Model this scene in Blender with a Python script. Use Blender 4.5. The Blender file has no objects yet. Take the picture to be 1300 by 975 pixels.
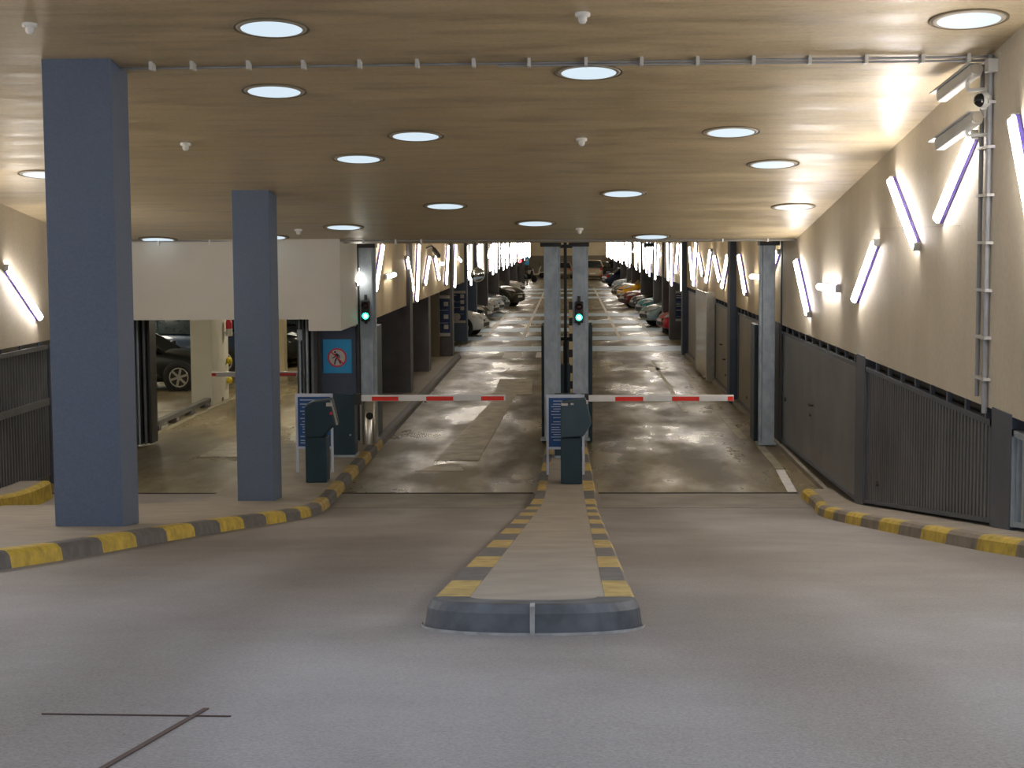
import bpy, bmesh, math, random
from mathutils import Vector, Matrix
random.seed(7)
PI = math.pi
C = bpy.context.scene.collection
SC = bpy.context.scene

# ------------------------------------------------------------------ camera
cam_d = bpy.data.cameras.new('camera'); cam = bpy.data.objects.new('camera', cam_d); C.objects.link(cam)
cam_d.sensor_width = 36.0; cam_d.lens = 2100.0/1300.0*36.0; cam_d.clip_start = 0.1; cam_d.clip_end = 600
psi, pit, rol = math.radians(1.98664), math.radians(4.98187), math.radians(0.35)
fw = Vector((-math.sin(psi)*math.cos(pit), math.cos(psi)*math.cos(pit), -math.sin(pit)))
r0 = Vector((math.cos(psi), math.sin(psi), 0)); u0 = r0.cross(fw)
rx = r0*math.cos(rol) - u0*math.sin(rol); ux = r0*math.sin(rol) + u0*math.cos(rol)
m = Matrix((rx, ux, -fw)).transposed().to_4x4(); m.translation = Vector((0, 0, 3.5))
cam.matrix_world = m
SC.camera = cam

# ------------------------------------------------------------------ light and exposure
SC.view_settings.view_transform = 'Standard'; SC.view_settings.look = 'None'
SC.view_settings.gamma = 1.0; SC.view_settings.use_curve_mapping = False
SC.view_settings.exposure = 0.60
W = bpy.data.worlds.new('sky'); SC.world = W; W.use_nodes = True
bg = W.node_tree.nodes['Background']; bg.inputs[0].default_value = (0.78, 0.86, 1.0, 1); bg.inputs[1].default_value = 0.62
TUBE = 36.0       # wall tube lamps over the ramp
TUBE_HALL = 13.0  # wall tube lamps in the hall
DOWN = 0.58        # round ceiling lights
HALL_FILL = 56.0     # added unseen strip lights, to brighten the left hall

# ------------------------------------------------------------------ materials
MT = {}
def new_mat(name):
    mt = bpy.data.materials.new(name); mt.use_nodes = True; MT[name] = mt
    return mt, mt.node_tree, mt.node_tree.nodes['Principled BSDF']
def pos_noise(nt, scale, sc3=(1, 1, 1), detail=4, rough=0.55):
    g = nt.nodes.new('ShaderNodeNewGeometry'); mp = nt.nodes.new('ShaderNodeMapping')
    mp.inputs['Scale'].default_value = sc3
    nt.links.new(g.outputs['Position'], mp.inputs['Vector'])
    n = nt.nodes.new('ShaderNodeTexNoise'); n.inputs['Scale'].default_value = scale
    n.inputs['Detail'].default_value = detail; n.inputs['Roughness'].default_value = rough
    nt.links.new(mp.outputs[0], n.inputs['Vector'])
    return n.outputs['Fac']
def ramp(nt, fac, stops):
    r = nt.nodes.new('ShaderNodeValToRGB'); e = r.color_ramp.elements
    e[0].position, e[0].color = stops[0][0], (*stops[0][1], 1)
    e[1].position, e[1].color = stops[-1][0], (*stops[-1][1], 1)
    for p, c in stops[1:-1]:
        k = e.new(p); k.color = (*c, 1)
    nt.links.new(fac, r.inputs[0]); return r.outputs[0]
def mixc(nt, fac, a, b, mode='MIX'):
    n = nt.nodes.new('ShaderNodeMix'); n.data_type = 'RGBA'; n.blend_type = mode
    for sock, v in ((n.inputs[0], fac), (n.inputs[6], a), (n.inputs[7], b)):
        if isinstance(v, (int, float)): sock.default_value = v
        elif isinstance(v, tuple): sock.default_value = (*v, 1)
        else: nt.links.new(v, sock)
    return n.outputs[2]
def bump(nt, bs, fac, strength=0.2, dist=0.02):
    b = nt.nodes.new('ShaderNodeBump'); b.inputs['Strength'].default_value = strength; b.inputs['Distance'].default_value = dist
    nt.links.new(fac, b.inputs['Height']); nt.links.new(b.outputs[0], bs.inputs['Normal'])
def tyre_tracks(nt, centres, w0, w1, amount):
    """soft dark bands of rubber running along the lanes"""
    g = nt.nodes.new('ShaderNodeNewGeometry'); sp = nt.nodes.new('ShaderNodeSeparateXYZ'); nt.links.new(g.outputs['Position'], sp.inputs[0])
    wob = pos_noise(nt, 0.5, (0.6, 0.5, 1), 3); prev = None
    def mth(op, a, b=None):
        n = nt.nodes.new('ShaderNodeMath'); n.operation = op
        for i, v in enumerate((a, b)):
            if v is None: continue
            if isinstance(v, (int, float)): n.inputs[i].default_value = v
            else: nt.links.new(v, n.inputs[i])
        return n.outputs[0]
    xw = mth('ADD', sp.outputs[0], mth('MULTIPLY', mth('SUBTRACT', wob, 0.5), 0.9))
    for c in centres:
        r = nt.nodes.new('ShaderNodeMapRange'); r.interpolation_type = 'SMOOTHSTEP'
        nt.links.new(mth('ABSOLUTE', mth('SUBTRACT', xw, c)), r.inputs[0])
        r.inputs[1].default_value = w0; r.inputs[2].default_value = w1; r.inputs[3].default_value = 1; r.inputs[4].default_value = 0
        prev = r.outputs[0] if prev is None else mth('MAXIMUM', prev, r.outputs[0])
    pat = ramp(nt, pos_noise(nt, 0.55, (1.3, 0.5, 1), 4), [(0.35, (0.35, 0.35, 0.35)), (0.6, (1, 1, 1))])
    return mth('MULTIPLY', mth('MULTIPLY', prev, pat), amount)
def plain(name, col, rough=0.5, metal=0.0, var=0.12, scale=6.0, coat=0.0, spec=None):
    mt, nt, bs = new_mat(name)
    f = pos_noise(nt, scale, detail=3)
    lo = tuple(max(0, c*(1-var)) for c in col); hi = tuple(min(1, c*(1+var)) for c in col)
    nt.links.new(ramp(nt, f, [(0.3, lo), (0.7, hi)]), bs.inputs['Base Color'])
    bs.inputs['Roughness'].default_value = rough; bs.inputs['Metallic'].default_value = metal
    if coat: bs.inputs['Coat Weight'].default_value = coat; bs.inputs['Coat Roughness'].default_value = 0.06
    if spec is not None: bs.inputs['Specular IOR Level'].default_value = spec
    return mt
def emit(name, col, strength, base=(0.8, 0.8, 0.8)):
    mt, nt, bs = new_mat(name)
    bs.inputs['Base Color'].default_value = (*base, 1)
    bs.inputs['Emission Color'].default_value = (*col, 1); bs.inputs['Emission Strength'].default_value = strength
    return mt

# ceiling: board-marked concrete, patches stretched across the tunnel
mt, nt, bs = new_mat('ceiling_concrete')
f1 = pos_noise(nt, 1.0, (0.75, 3.2, 1), 5, 0.62); f2 = pos_noise(nt, 0.35, (0.7, 1.0, 1), 3); f3 = pos_noise(nt, 22, detail=3)
c1 = ramp(nt, f1, [(0.34, (0.33, 0.255, 0.145)), (0.47, (0.50, 0.40, 0.24)), (0.72, (0.62, 0.505, 0.32))])
f4 = pos_noise(nt, 1.0, (0.9, 5.5, 1), 6, 0.68)
c1 = mixc(nt, 0.75, c1, ramp(nt, f4, [(0.38, (0.50, 0.46, 0.40)), (0.47, (0.84, 0.82, 0.78)), (0.6, (1, 1, 1))]), 'MULTIPLY')
c2 = mixc(nt, 0.35, c1, ramp(nt, f2, [(0.3, (0.42, 0.34, 0.21)), (0.7, (0.64, 0.535, 0.355))]))
nt.links.new(mixc(nt, 0.14, c2, ramp(nt, f3, [(0.35, (0.2, 0.17, 0.11)), (0.65, (0.6, 0.52, 0.4))])), bs.inputs['Base Color'])
nt.links.new(ramp(nt, f1, [(0.3, (0.30, 0.30, 0.30)), (0.7, (0.52, 0.52, 0.52))]), bs.inputs['Roughness'])
bump(nt, bs, f1, 0.25, 0.03)
# walls
mt, nt, bs = new_mat('wall_concrete')
f1 = pos_noise(nt, 1.0, (1, 1.6, 0.25), 4); f2 = pos_noise(nt, 0.5, detail=3); f3 = pos_noise(nt, 18, detail=3)
c1 = mixc(nt, 0.5, ramp(nt, f1, [(0.3, (0.52, 0.46, 0.36)), (0.7, (0.66, 0.60, 0.49))]), ramp(nt, f2, [(0.35, (0.53, 0.47, 0.37)), (0.7, (0.67, 0.61, 0.50))]))
nt.links.new(mixc(nt, 0.12, c1, ramp(nt, f3, [(0.35, (0.35, 0.31, 0.25)), (0.65, (0.75, 0.7, 0.6))])), bs.inputs['Base Color'])
bs.inputs['Roughness'].default_value = 0.6
plain('hall_wall_cream', (0.62, 0.50, 0.31), 0.6, var=0.08, scale=1.2)
plain('cream_paint', (0.66, 0.56, 0.36), 0.55, var=0.06, scale=1.5)
plain('light_plaster', (0.60, 0.58, 0.52), 0.6, var=0.05, scale=1.2)
plain('grey_lower_wall', (0.22, 0.185, 0.13), 0.6, var=0.2, scale=1.0)
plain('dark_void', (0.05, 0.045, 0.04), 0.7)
# ramp floor
mt, nt, bs = new_mat('ramp_concrete')
f1 = pos_noise(nt, 0.42, (1.0, 0.8, 1), 4, 0.5); f2 = pos_noise(nt, 1.1, (0.8, 0.9, 1), 6, 0.65); f3 = pos_noise(nt, 90, detail=3, rough=0.8)
f4 = pos_noise(nt, 1.0, (0.85, 0.16, 1), 4, 0.5)
c1 = ramp(nt, f1, [(0.40, (0.135, 0.105, 0.090)), (0.50, (0.225, 0.192, 0.175)), (0.60, (0.335, 0.315, 0.315))])
c2 = mixc(nt, 0.35, c1, ramp(nt, f2, [(0.36, (0.15, 0.125, 0.112)), (0.64, (0.37, 0.345, 0.335))]))
c3 = mixc(nt, 0.30, c2, ramp(nt, f4, [(0.4, (0.13, 0.11, 0.10)), (0.6, (0.36, 0.34, 0.34))]))
c3 = mixc(nt, tyre_tracks(nt, (0.88, -1.42), 0.08, 0.62, 0.9), c3, (0.56, 0.50, 0.46), 'MULTIPLY')
nt.links.new(mixc(nt, 0.30, c3, ramp(nt, f3, [(0.36, (0.08, 0.07, 0.065)), (0.64, (0.45, 0.43, 0.41))])), bs.inputs['Base Color'])
bs.inputs['Roughness'].default_value = 0.62; bump(nt, bs, f3, 0.25, 0.01)
# hall floor: dark worn asphalt with polished patches
mt, nt, bs = new_mat('hall_asphalt')
f1 = pos_noise(nt, 1.0, (1.1, 0.13, 1), 3, 0.5); f2 = pos_noise(nt, 0.9, (0.9, 0.33, 1), 5, 0.6); f3 = pos_noise(nt, 45, detail=2)
c1 = mixc(nt, 0.5, ramp(nt, f1, [(0.38, (0.085, 0.066, 0.034)), (0.60, (0.28, 0.22, 0.115))]), ramp(nt, f2, [(0.40, (0.11, 0.086, 0.046)), (0.62, (0.30, 0.24, 0.135))]))
c1 = mixc(nt, tyre_tracks(nt, (0.80, 2.25, -1.0, -2.5), 0.05, 0.45, 0.95), c1, (0.42, 0.38, 0.34), 'MULTIPLY')
nt.links.new(mixc(nt, 0.12, c1, ramp(nt, f3, [(0.35, (0.05, 0.045, 0.035)), (0.65, (0.35, 0.32, 0.27))])), bs.inputs['Base Color'])
nt.links.new(ramp(nt, f2, [(0.40, (0.52, 0.52, 0.52)), (0.60, (0.24, 0.24, 0.24))]), bs.inputs['Roughness'])
bump(nt, bs, f2, 0.12, 0.03)
plain('sidewalk_concrete', (0.30, 0.265, 0.22), 0.65, var=0.14, scale=3)
plain('apron_concrete', (0.22, 0.20, 0.175), 0.6, var=0.25, scale=1.5)
plain('kerb_grey', (0.115, 0.11, 0.11), 0.6, var=0.25, scale=9)
plain('kerb_yellow', (0.50, 0.36, 0.045), 0.6, var=0.3, scale=9)
plain('kerb_yellow_worn', (0.42, 0.30, 0.10), 0.65, var=0.3, scale=9)
plain('kerb_stone', (0.20, 0.17, 0.135), 0.65, var=0.3, scale=6)
plain('kerb_black', (0.075, 0.08, 0.09), 0.55, var=0.45, scale=7)
plain('mortar', (0.36, 0.35, 0.33), 0.8, var=0.25, scale=14)
plain('joint_dark', (0.03, 0.027, 0.025), 0.8)
plain('joint_rust', (0.075, 0.045, 0.035), 0.8)
plain('white_paint', (0.78, 0.76, 0.74), 0.5, var=0.15, scale=5)
plain('worn_white_paint', (0.40, 0.355, 0.265), 0.5, var=0.35, scale=3)
plain('pale_blue_bar', (0.60, 0.77, 1.0), 0.4, var=0.07, scale=0.8)
# blue-grey painted columns
mt, nt, bs = new_mat('column_blue')
f3 = pos_noise(nt, 55, detail=3, rough=0.7); f1 = pos_noise(nt, 0.8, (1, 1, 0.6), 3)
nt.links.new(mixc(nt, 0.35, ramp(nt, f1, [(0.3, (0.088, 0.120, 0.187)), (0.7, (0.112, 0.147, 0.220))]), ramp(nt, f3, [(0.3, (0.068, 0.094, 0.150)), (0.7, (0.132, 0.172, 0.255))])), bs.inputs['Base Color'])
bs.inputs['Roughness'].default_value = 0.7; bump(nt, bs, f3, 0.2, 0.005)
plain('column_navy', (0.055, 0.074, 0.118), 0.6, scale=4)
plain('column_grey', (0.115, 0.110, 0.118), 0.6, scale=4)
# galvanised steel
mt, nt, bs = new_mat('galvanised')
f1 = pos_noise(nt, 7, (1, 1, 0.6), 5, 0.6)
nt.links.new(ramp(nt, f1, [(0.3, (0.25, 0.30, 0.35)), (0.7, (0.42, 0.48, 0.54))]), bs.inputs['Base Color'])
bs.inputs['Metallic'].default_value = 0.35; bs.inputs['Roughness'].default_value = 0.5
plain('dark_steel', (0.035, 0.038, 0.042), 0.5, 0.2)
plain('panel_steel', (0.19, 0.195, 0.205), 0.42, 0.35, var=0.2, scale=1.2)
plain('panel_frame', (0.085, 0.097, 0.125), 0.5, 0.2, scale=3)
plain('panel_brown', (0.22, 0.185, 0.125), 0.45, 0.2, var=0.12, scale=1.5)
plain('brushed_steel', (0.55, 0.50, 0.42), 0.22, 0.9, var=0.08)
plain('stainless', (0.52, 0.50, 0.44), 0.28, 0.85)
plain('pipe_grey', (0.30, 0.31, 0.33), 0.5, 0.2)
plain('teal_box', (0.012, 0.036, 0.055), 0.45, scale=3)
plain('teal_box_light', (0.035, 0.07, 0.10), 0.5, scale=3)
plain('white_plastic', (0.72, 0.72, 0.70), 0.45, var=0.05)
plain('camera_grey', (0.52, 0.52, 0.50), 0.4, var=0.05)
plain('black_gloss', (0.01, 0.01, 0.012), 0.12)
plain('black_plastic', (0.02, 0.02, 0.02), 0.5)
plain('frame_white', (0.52, 0.58, 0.72), 0.45, var=0.05)
plain('board_blue', (0.012, 0.075, 0.25), 0.4, var=0.05)
plain('sign_navy', (0.015, 0.04, 0.12), 0.45, var=0.1)
plain('sign_light', (0.52, 0.50, 0.47), 0.5, var=0.05)
plain('sign_blue', (0.008, 0.31, 0.66), 0.4, var=0.03)
plain('sign_red', (0.62, 0.02, 0.05), 0.45, var=0.03)
plain('sign_black', (0.02, 0.02, 0.05), 0.5)
plain('arm_white', (0.76, 0.77, 0.78), 0.4, var=0.04)
plain('arm_red', (0.78, 0.035, 0.02), 0.4, var=0.05)
plain('lamp_housing', (0.16, 0.12, 0.60), 0.4, var=0.05)
plain('lamp_cap', (0.45, 0.45, 0.46), 0.5)
plain('rim_dark', (0.17, 0.135, 0.085), 0.7)
plain('rim_grey', (0.42, 0.38, 0.31), 0.5)
plain('tyre', (0.015, 0.015, 0.015), 0.8)
plain('alloy', (0.55, 0.55, 0.54), 0.3, 0.7)
plain('car_glass', (0.02, 0.028, 0.033), 0.06, spec=0.9)
plain('headlamp_glass', (0.75, 0.80, 0.85), 0.08, coat=1)
plain('tail_red', (0.55, 0.015, 0.02), 0.2, coat=1)
plain('yellow_plastic', (0.75, 0.60, 0.03), 0.5)
plain('mirror_glass', (0.75, 0.82, 0.9), 0.03, 1.0, var=0.02)
emit('tube_glow', (1.0, 0.93, 0.84), TUBE); emit('hall_tube_glow', (1.0, 0.92, 0.79), TUBE_HALL)
emit('downlight_glow', (0.72, 0.88, 1.0), DOWN, (0.25, 0.25, 0.25))
emit('strip_fill_glow', (1.0, 0.90, 0.68), HALL_FILL)
emit('green_glow', (0.02, 1.0, 0.60), 3.0)
emit('green_core', (0.55, 1.0, 0.85), 6.0)
emit('red_glow', (1.0, 0.05, 0.08), 3.0)
plain('red_lens_off', (0.03, 0.004, 0.005), 0.3)
def paint(name, col, metal=0.2): return plain(name, col, 0.38, metal, var=0.03, coat=0.35, spec=0.35)
paint('car_white', (0.75, 0.76, 0.78), 0.0); paint('car_black', (0.012, 0.013, 0.014)); paint('car_silver', (0.50, 0.52, 0.52))
paint('car_pale_blue', (0.36, 0.48, 0.60)); paint('car_slate', (0.10, 0.16, 0.24)); paint('car_olive_black', (0.035, 0.033, 0.02))
paint('car_red', (0.55, 0.01, 0.03), 0.0); paint('car_grey_green', (0.30, 0.40, 0.43)); paint('car_teal', (0.03, 0.26, 0.33))
paint('car_maroon', (0.16, 0.015, 0.01)); paint('car_yellow', (0.80, 0.42, 0.01), 0.0); paint('car_dark_green', (0.03, 0.05, 0.035))
paint('car_navy', (0.02, 0.035, 0.07)); paint('car_beige', (0.42, 0.34, 0.22)); paint('scooter_cream', (0.70, 0.66, 0.55), 0.0)

# ------------------------------------------------------------------ mesh helpers
class MB:
    def __init__(s, o=(0, 0, 0)):
        s.v = []; s.f = []; s.mi = []; s.mats = []; s.o = Vector(o); s.M = None; s.sm = []
    def _m(s, name):
        if name not in s.mats: s.mats.append(name)
        return s.mats.index(name)
    def add(s, vs, fs, m, smooth=False):
        n = len(s.v); i = s._m(m)
        for p in vs:
            p = Vector(p)
            if s.M: p = s.M @ p
            s.v.append(p - s.o)
        for f in fs: s.f.append([n+k for k in f]); s.mi.append(i); s.sm.append(smooth)
    def box(s, x0, x1, y0, y1, z0, z1, m):
        vs = [(x, y, z) for z in (z0, z1) for y in (y0, y1) for x in (x0, x1)]
        s.add(vs, [(0, 2, 3, 1), (4, 5, 7, 6), (0, 1, 5, 4), (2, 6, 7, 3), (0, 4, 6, 2), (1, 3, 7, 5)], m)
    def bar(s, a, b, w, h, m, up=(0, 0, 1)):
        a, b = Vector(a), Vector(b); d = (b-a).normalized(); up = Vector(up)
        if abs(d.dot(up)) > 0.99: up = Vector((0, 1, 0))
        sx = d.cross(up).normalized()*w/2; sz = sx.cross(d).normalized()*h/2
        vs = [p + i*sx + j*sz for p in (a, b) for j in (-1, 1) for i in (-1, 1)]
        s.add(vs, [(0, 2, 3, 1), (4, 5, 7, 6), (0, 1, 5, 4), (2, 6, 7, 3), (0, 4, 6, 2), (1, 3, 7, 5)], m)
    def tube(s, a, b, r, m, n=12, r2=None):
        a, b = Vector(a), Vector(b); d = (b-a).normalized(); r2 = r if r2 is None else r2
        t = Vector((0, 0, 1)) if abs(d.z) < 0.9 else Vector((1, 0, 0))
        p = d.cross(t).normalized(); q = d.cross(p)
        vs = [c + (p*math.cos(2*PI*k/n) + q*math.sin(2*PI*k/n))*rr for c, rr in ((a, r), (b, r2)) for k in range(n)]
        s.add(vs, [(k, (k+1) % n, n+(k+1) % n, n+k) for k in range(n)], m, True)
        s.add(vs, [tuple(range(n-1, -1, -1)), tuple(range(n, 2*n))], m)
    def path(s, pts, r, m, n=8):
        for a, b in zip(pts, pts[1:]): s.tube(a, b, r, m, n)
    def lathe(s, prof, m, c=(0, 0, 0), axis=(0, 0, 1), n=24, smooth=True, cap=True):
        c = Vector(c); d = Vector(axis).normalized(); t = Vector((0, 0, 1)) if abs(d.z) < 0.9 else Vector((1, 0, 0))
        p = d.cross(t).normalized(); q = d.cross(p); L = len(prof)
        vs = [c + d*h + (p*math.cos(2*PI*k/n)+q*math.sin(2*PI*k/n))*r for r, h in prof for k in range(n)]
        fs = [(i*n+k, i*n+(k+1) % n, (i+1)*n+(k+1) % n, (i+1)*n+k) for i in range(L-1) for k in range(n)]
        s.add(vs, fs, m, smooth)
        if cap: s.add(vs, [tuple(range(n-1, -1, -1)), tuple(range((L-1)*n, L*n))], m)
    def prism(s, poly, h0, h1, m, plane='xy', slant=0):
        # poly extruded along the third axis
        def P(a, b, h): return {'xy': (a, b, h), 'xz': (a, h, b), 'yz': (h, a, b)}[plane]
        n = len(poly)
        vs = [P(a, b, h0) for a, b in poly] + [P(a, b, h1) for a, b in poly]
        s.add(vs, [tuple(range(n-1, -1, -1)), tuple(range(n, 2*n))] + [(k, (k+1) % n, n+(k+1) % n, n+k) for k in range(n)], m)
    def build(s, name, parent=None, bevel=0, sub=0, smooth=False):
        me = bpy.data.meshes.new(name)
        me.from_pydata([tuple(p) for p in s.v], [], s.f)
        for mn in s.mats: me.materials.append(MT[mn])
        for p, i, sm in zip(me.polygons, s.mi, s.sm):
            p.material_index = i; p.use_smooth = sm or smooth
        bm = bmesh.new(); bm.from_mesh(me)
        if smooth or sub: bmesh.ops.remove_doubles(bm, verts=bm.verts, dist=1e-5)
        bmesh.ops.recalc_face_normals(bm, faces=bm.faces); bm.to_mesh(me); bm.free()
        o = bpy.data.objects.new(name, me); C.objects.link(o)
        if parent is not None: o.parent = parent
        elif s.o.length: o.location = s.o
        if bevel:
            b = o.modifiers.new('bevel', 'BEVEL'); b.width = bevel; b.segments = 2; b.limit_method = 'ANGLE'; b.angle_limit = 0.6
        if sub:
            b = o.modifiers.new('sub', 'SUBSURF'); b.levels = sub; b.render_levels = sub
        return o
def tag(o, label, cat, group=None, kind=None):
    o['label'] = label; o['category'] = cat
    if group: o['group'] = group
    if kind: o['kind'] = kind
    return o
def thing(name, label, cat, loc=(0, 0, 0), rz=0, group=None):
    o = bpy.data.objects.new(name, None); C.objects.link(o); o.empty_display_size = 0.1
    o.location = loc; o.rotation_euler = (0, 0, rz)
    return tag(o, label, cat, group)
def struct(mb, name, label=None, cat=None, **k):
    o = mb.build(name, **k); o['kind'] = 'structure'
    if label: o['label'] = label
    if cat: o['category'] = cat
    return o
def copy_tree(o, parent=None):
    c = o.copy(); C.objects.link(c)
    if parent: c.parent = parent
    for ch in list(o.children): copy_tree(ch, c)
    return c

# ------------------------------------------------------------------ ground shape
S, D0, LB = 0.131, 21.15, 1.25
def gz(y):
    if y >= D0+LB: return 0.0
    if y <= 1.0: return S*(D0-1.0)
    if y <= D0-LB: return S*(D0-y)
    return S*(D0+LB-y)**2/(4*LB)
def cz(y): return 4.12 + 0.1295*(D0-y) if y < 26.32 else 3.45
XR, XL = 3.55, -3.60            # walls of the main tunnel
XLL = -7.55                     # outer wall of the left lane
PT = 2.03                       # top of the panels, bottom of the pale walls

def surface(mb, x0, x1, ys, zf, m, th=0.3):
    n = len(ys)
    top = [(x, y, zf(y)) for y in ys for x in (x0, x1)]
    bot = [(x, y, zf(y)-th) for y in ys for x in (x0, x1)]
    vs = top+bot; fs = []
    for i in range(n-1):
        a = 2*i; b = 2*n+2*i
        fs += [(a, a+1, a+3, a+2), (b, b+2, b+3, b+1), (a, a+2, b+2, b), (a+1, b+1, b+3, a+3)]
    fs += [(0, 2*n, 2*n+1, 1), (2*n-2, 2*n-1, 4*n-1, 4*n-2)]
    mb.add(vs, fs, m)
def frange(a, b, s):
    r = []; x = a
    while x < b-1e-6: r.append(x); x += s
    return r+[b]

# ------------------------------------------------------------------ floors
mb = MB(); surface(mb, -9.0, 5.0, [-9, 1] + frange(2, 19, 1) + frange(19.5, 22.7, 0.4), gz, 'ramp_concrete'); struct(mb, 'floor')
mb = MB(); mb.box(-26, 9, 22.7, 158, -0.3, 0, 'hall_asphalt'); struct(mb, 'floor')
# steel joint across the foot of the ramp, and the joints sawn into the ramp
mb = MB()
for x0, x1 in ((-7.5, -4.8), (-3.16, -0.50), (0.40, 3.14)): mb.box(x0, x1, 22.66, 22.73, -0.02, 0.006, 'joint_dark')
struct(mb, 'drain_joint', 'dark steel joint line across the foot of the ramp', 'joint')
def strip(mb, pts, w, m, h=0.004, zf=gz):
    for (a, b) in zip(pts, pts[1:]):
        a = Vector((*a, zf(a[1])+h)); b = Vector((*b, zf(b[1])+h)); d = (b-a); s = Vector((-d.y, d.x, 0)).normalized()*w/2
        mb.add([a-s, a+s, b+s, b-s, a-s-Vector((0, 0, .003)), a+s-Vector((0, 0, .003)), b+s-Vector((0, 0, .003)), b-s-Vector((0, 0, .003))],
               [(0, 1, 2, 3), (4, 7, 6, 5), (0, 4, 5, 1), (1, 5, 6, 2), (2, 6, 7, 3), (3, 7, 4, 0)], m)
mb = MB(); strip(mb, [(-1.10, 3.3), (-1.04, 4.6)], 0.016, 'joint_rust'); strip(mb, [(-1.48, 4.49), (-0.94, 4.46)], 0.005, 'joint_rust')
struct(mb, 'floor_crack')
# darker apron band just before the joint
mb = MB()
for x0, x1 in ((-3.12, -0.52), (0.42, 3.1)):
    ys = frange(21.2, 22.62, 0.2)
    surface(mb, x0, x1, ys, lambda y: gz(y)+0.004, 'apron_concrete', 0.003)
struct(mb, 'ramp_apron')

# hall floor: pale blue bars in flat colour, painted lane lines and arrows
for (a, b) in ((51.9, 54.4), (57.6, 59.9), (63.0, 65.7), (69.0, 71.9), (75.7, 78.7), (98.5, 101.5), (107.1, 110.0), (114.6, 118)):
    mb = MB(); mb.box(-4.4, 4.4, a, b, 0.001, 0.004, 'pale_blue_bar'); struct(mb, 'floor_stripe', 'pale blue bar across the hall floor', 'floor marking')
mb = MB()
for x, y0, y1 in ((-2.96, 58, 80), (-1.65, 58, 118), (1.80, 58, 119), (2.97, 59, 75)):
    mb.box(x-.06, x+.06, y0, y1, 0.005, 0.008, 'white_paint')
strip(mb, [(3.08, 22.78), (3.19, 25.0)], 0.13, 'white_paint', 0.006)
strip(mb, [(3.20, 25.1), (3.24, 28.8)], 0.13, 'worn_white_paint', 0.006)
strip(mb, [(3.05, 28.8), (3.0, 44.5)], 0.15, 'worn_white_paint', 0.006)
strip(mb, [(2.35, 33.5), (2.4, 47.5)], 0.10, 'worn_white_paint', 0.006)
strip(mb, [(2.4, 47.5), (3.0, 47.5)], 0.12, 'worn_white_paint', 0.006)
struct(mb, 'lane_line', 'white painted lane lines on the hall floor', 'floor marking')
def arrow_mb(pts, m): 
    mb = MB(); mb.prism(pts, 0.002, 0.006, m); return mb
# right lane: arrow turned right; left lane: long worn arrow with cross bars
struct(arrow_mb([(1.55, 44.3), (2.15, 44.3), (2.15, 43.7), (2.65, 44.6), (2.15, 45.5), (2.15, 44.9), (1.55, 44.9)], 'white_paint'), 'floor_arrow', 'white arrow painted on the right lane', 'floor marking')
struct(arrow_mb([(0.98, 43.5), (1.12, 43.5), (1.12, 46.2), (1.5, 46.2), (1.5, 47.2), (0.98, 47.2)], 'worn_white_paint'), 'floor_arrow')
struct(arrow_mb([(-2.15, 26.1), (-1.45, 26.1), (-1.20, 37.4), (-0.85, 37.4), (-0.92, 41.5), (-1.75, 41.5), (-1.72, 37.4), (-1.60, 37.4)], 'worn_white_paint'), 'floor_arrow', 'long worn pale patch of an arrow in the left lane', 'floor marking')
struct(arrow_mb([(-2.35, 24.9), (-1.6, 24.9), (-1.75, 25.8), (-2.1, 25.6)], 'worn_white_paint'), 'floor_arrow')
struct(arrow_mb([(-2.0, 49.2), (-1.45, 49.2), (-1.45, 51.4), (-2.0, 51.4)], 'white_paint'), 'floor_arrow')
struct(arrow_mb([(-1.0, 49.2), (-0.5, 49.2), (-0.6, 51.4), (-1.0, 51.4)], 'white_paint'), 'floor_arrow')
struct(arrow_mb([(-6.05, 26.6), (-5.2, 26.6), (-5.1, 28.4), (-5.3, 29.8), (-5.75, 28.6), (-5.98, 28.5)], 'worn_white_paint'), 'floor_arrow', 'worn pale arrow in the left lane past the column', 'floor marking')

# ------------------------------------------------------------------ ceilings
mb = MB()
surface(mb, XLL-0.3, XR+0.35, [8.5, 14, 20, 26.32], lambda y: cz(min(y, 26.31))+0.35, 'ceiling_concrete', 0.35)
struct(mb, 'ceiling')
mb = MB(); mb.box(-4.3, 4.3, 26.32, 156, 3.455, 3.85, 'ceiling_concrete'); mb.box(XLL-.3, -4.3, 26.32, 27.8, 3.455, 3.85, 'ceiling_concrete'); struct(mb, 'ceiling')
mb = MB(); mb.box(-26, -4.3, 27.8, 50, 2.75, 3.0, 'light_plaster'); struct(mb, 'ceiling')

# ------------------------------------------------------------------ walls
def tall_wall(mb, x0, x1, y0, y1, zb, m):
    ys = [y for y in (8.5, 26.32, 26.33) if y0 < y < y1]; ys = [y0]+ys+[y1]
    vs = [(x, y, z) for y in ys for x in (x0, x1) for z in (zb, cz(y)+0.1)]
    fs = []
    for i in range(len(ys)-1):
        a = 4*i; b = a+4
        fs += [(a, a+1, b+1, b), (a+2, b+2, b+3, a+3), (a, b, b+2, a+2), (a+1, a+3, b+3, b+1)]
    e = 4*(len(ys)-1); fs += [(0, 2, 3, 1), (e, e+1, e+3, e+2)]
    mb.add(vs, fs, m)
mb = MB(); tall_wall(mb, XR, XR+0.28, 8.5, 28.1, PT+0.03, 'wall_concrete'); tall_wall(mb, XR, XR+0.28, 28.1, 155, PT+0.03, 'hall_wall_cream'); struct(mb, 'wall_right')
mb = MB(); tall_wall(mb, XL-0.28, XL, 27.8, 155, PT+0.03, 'hall_wall_cream'); struct(mb, 'wall_left')
mb = MB(); tall_wall(mb, XLL-0.28, XLL, 8.5, 27.9, PT+0.06, 'wall_concrete'); struct(mb, 'wall_left')
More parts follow.
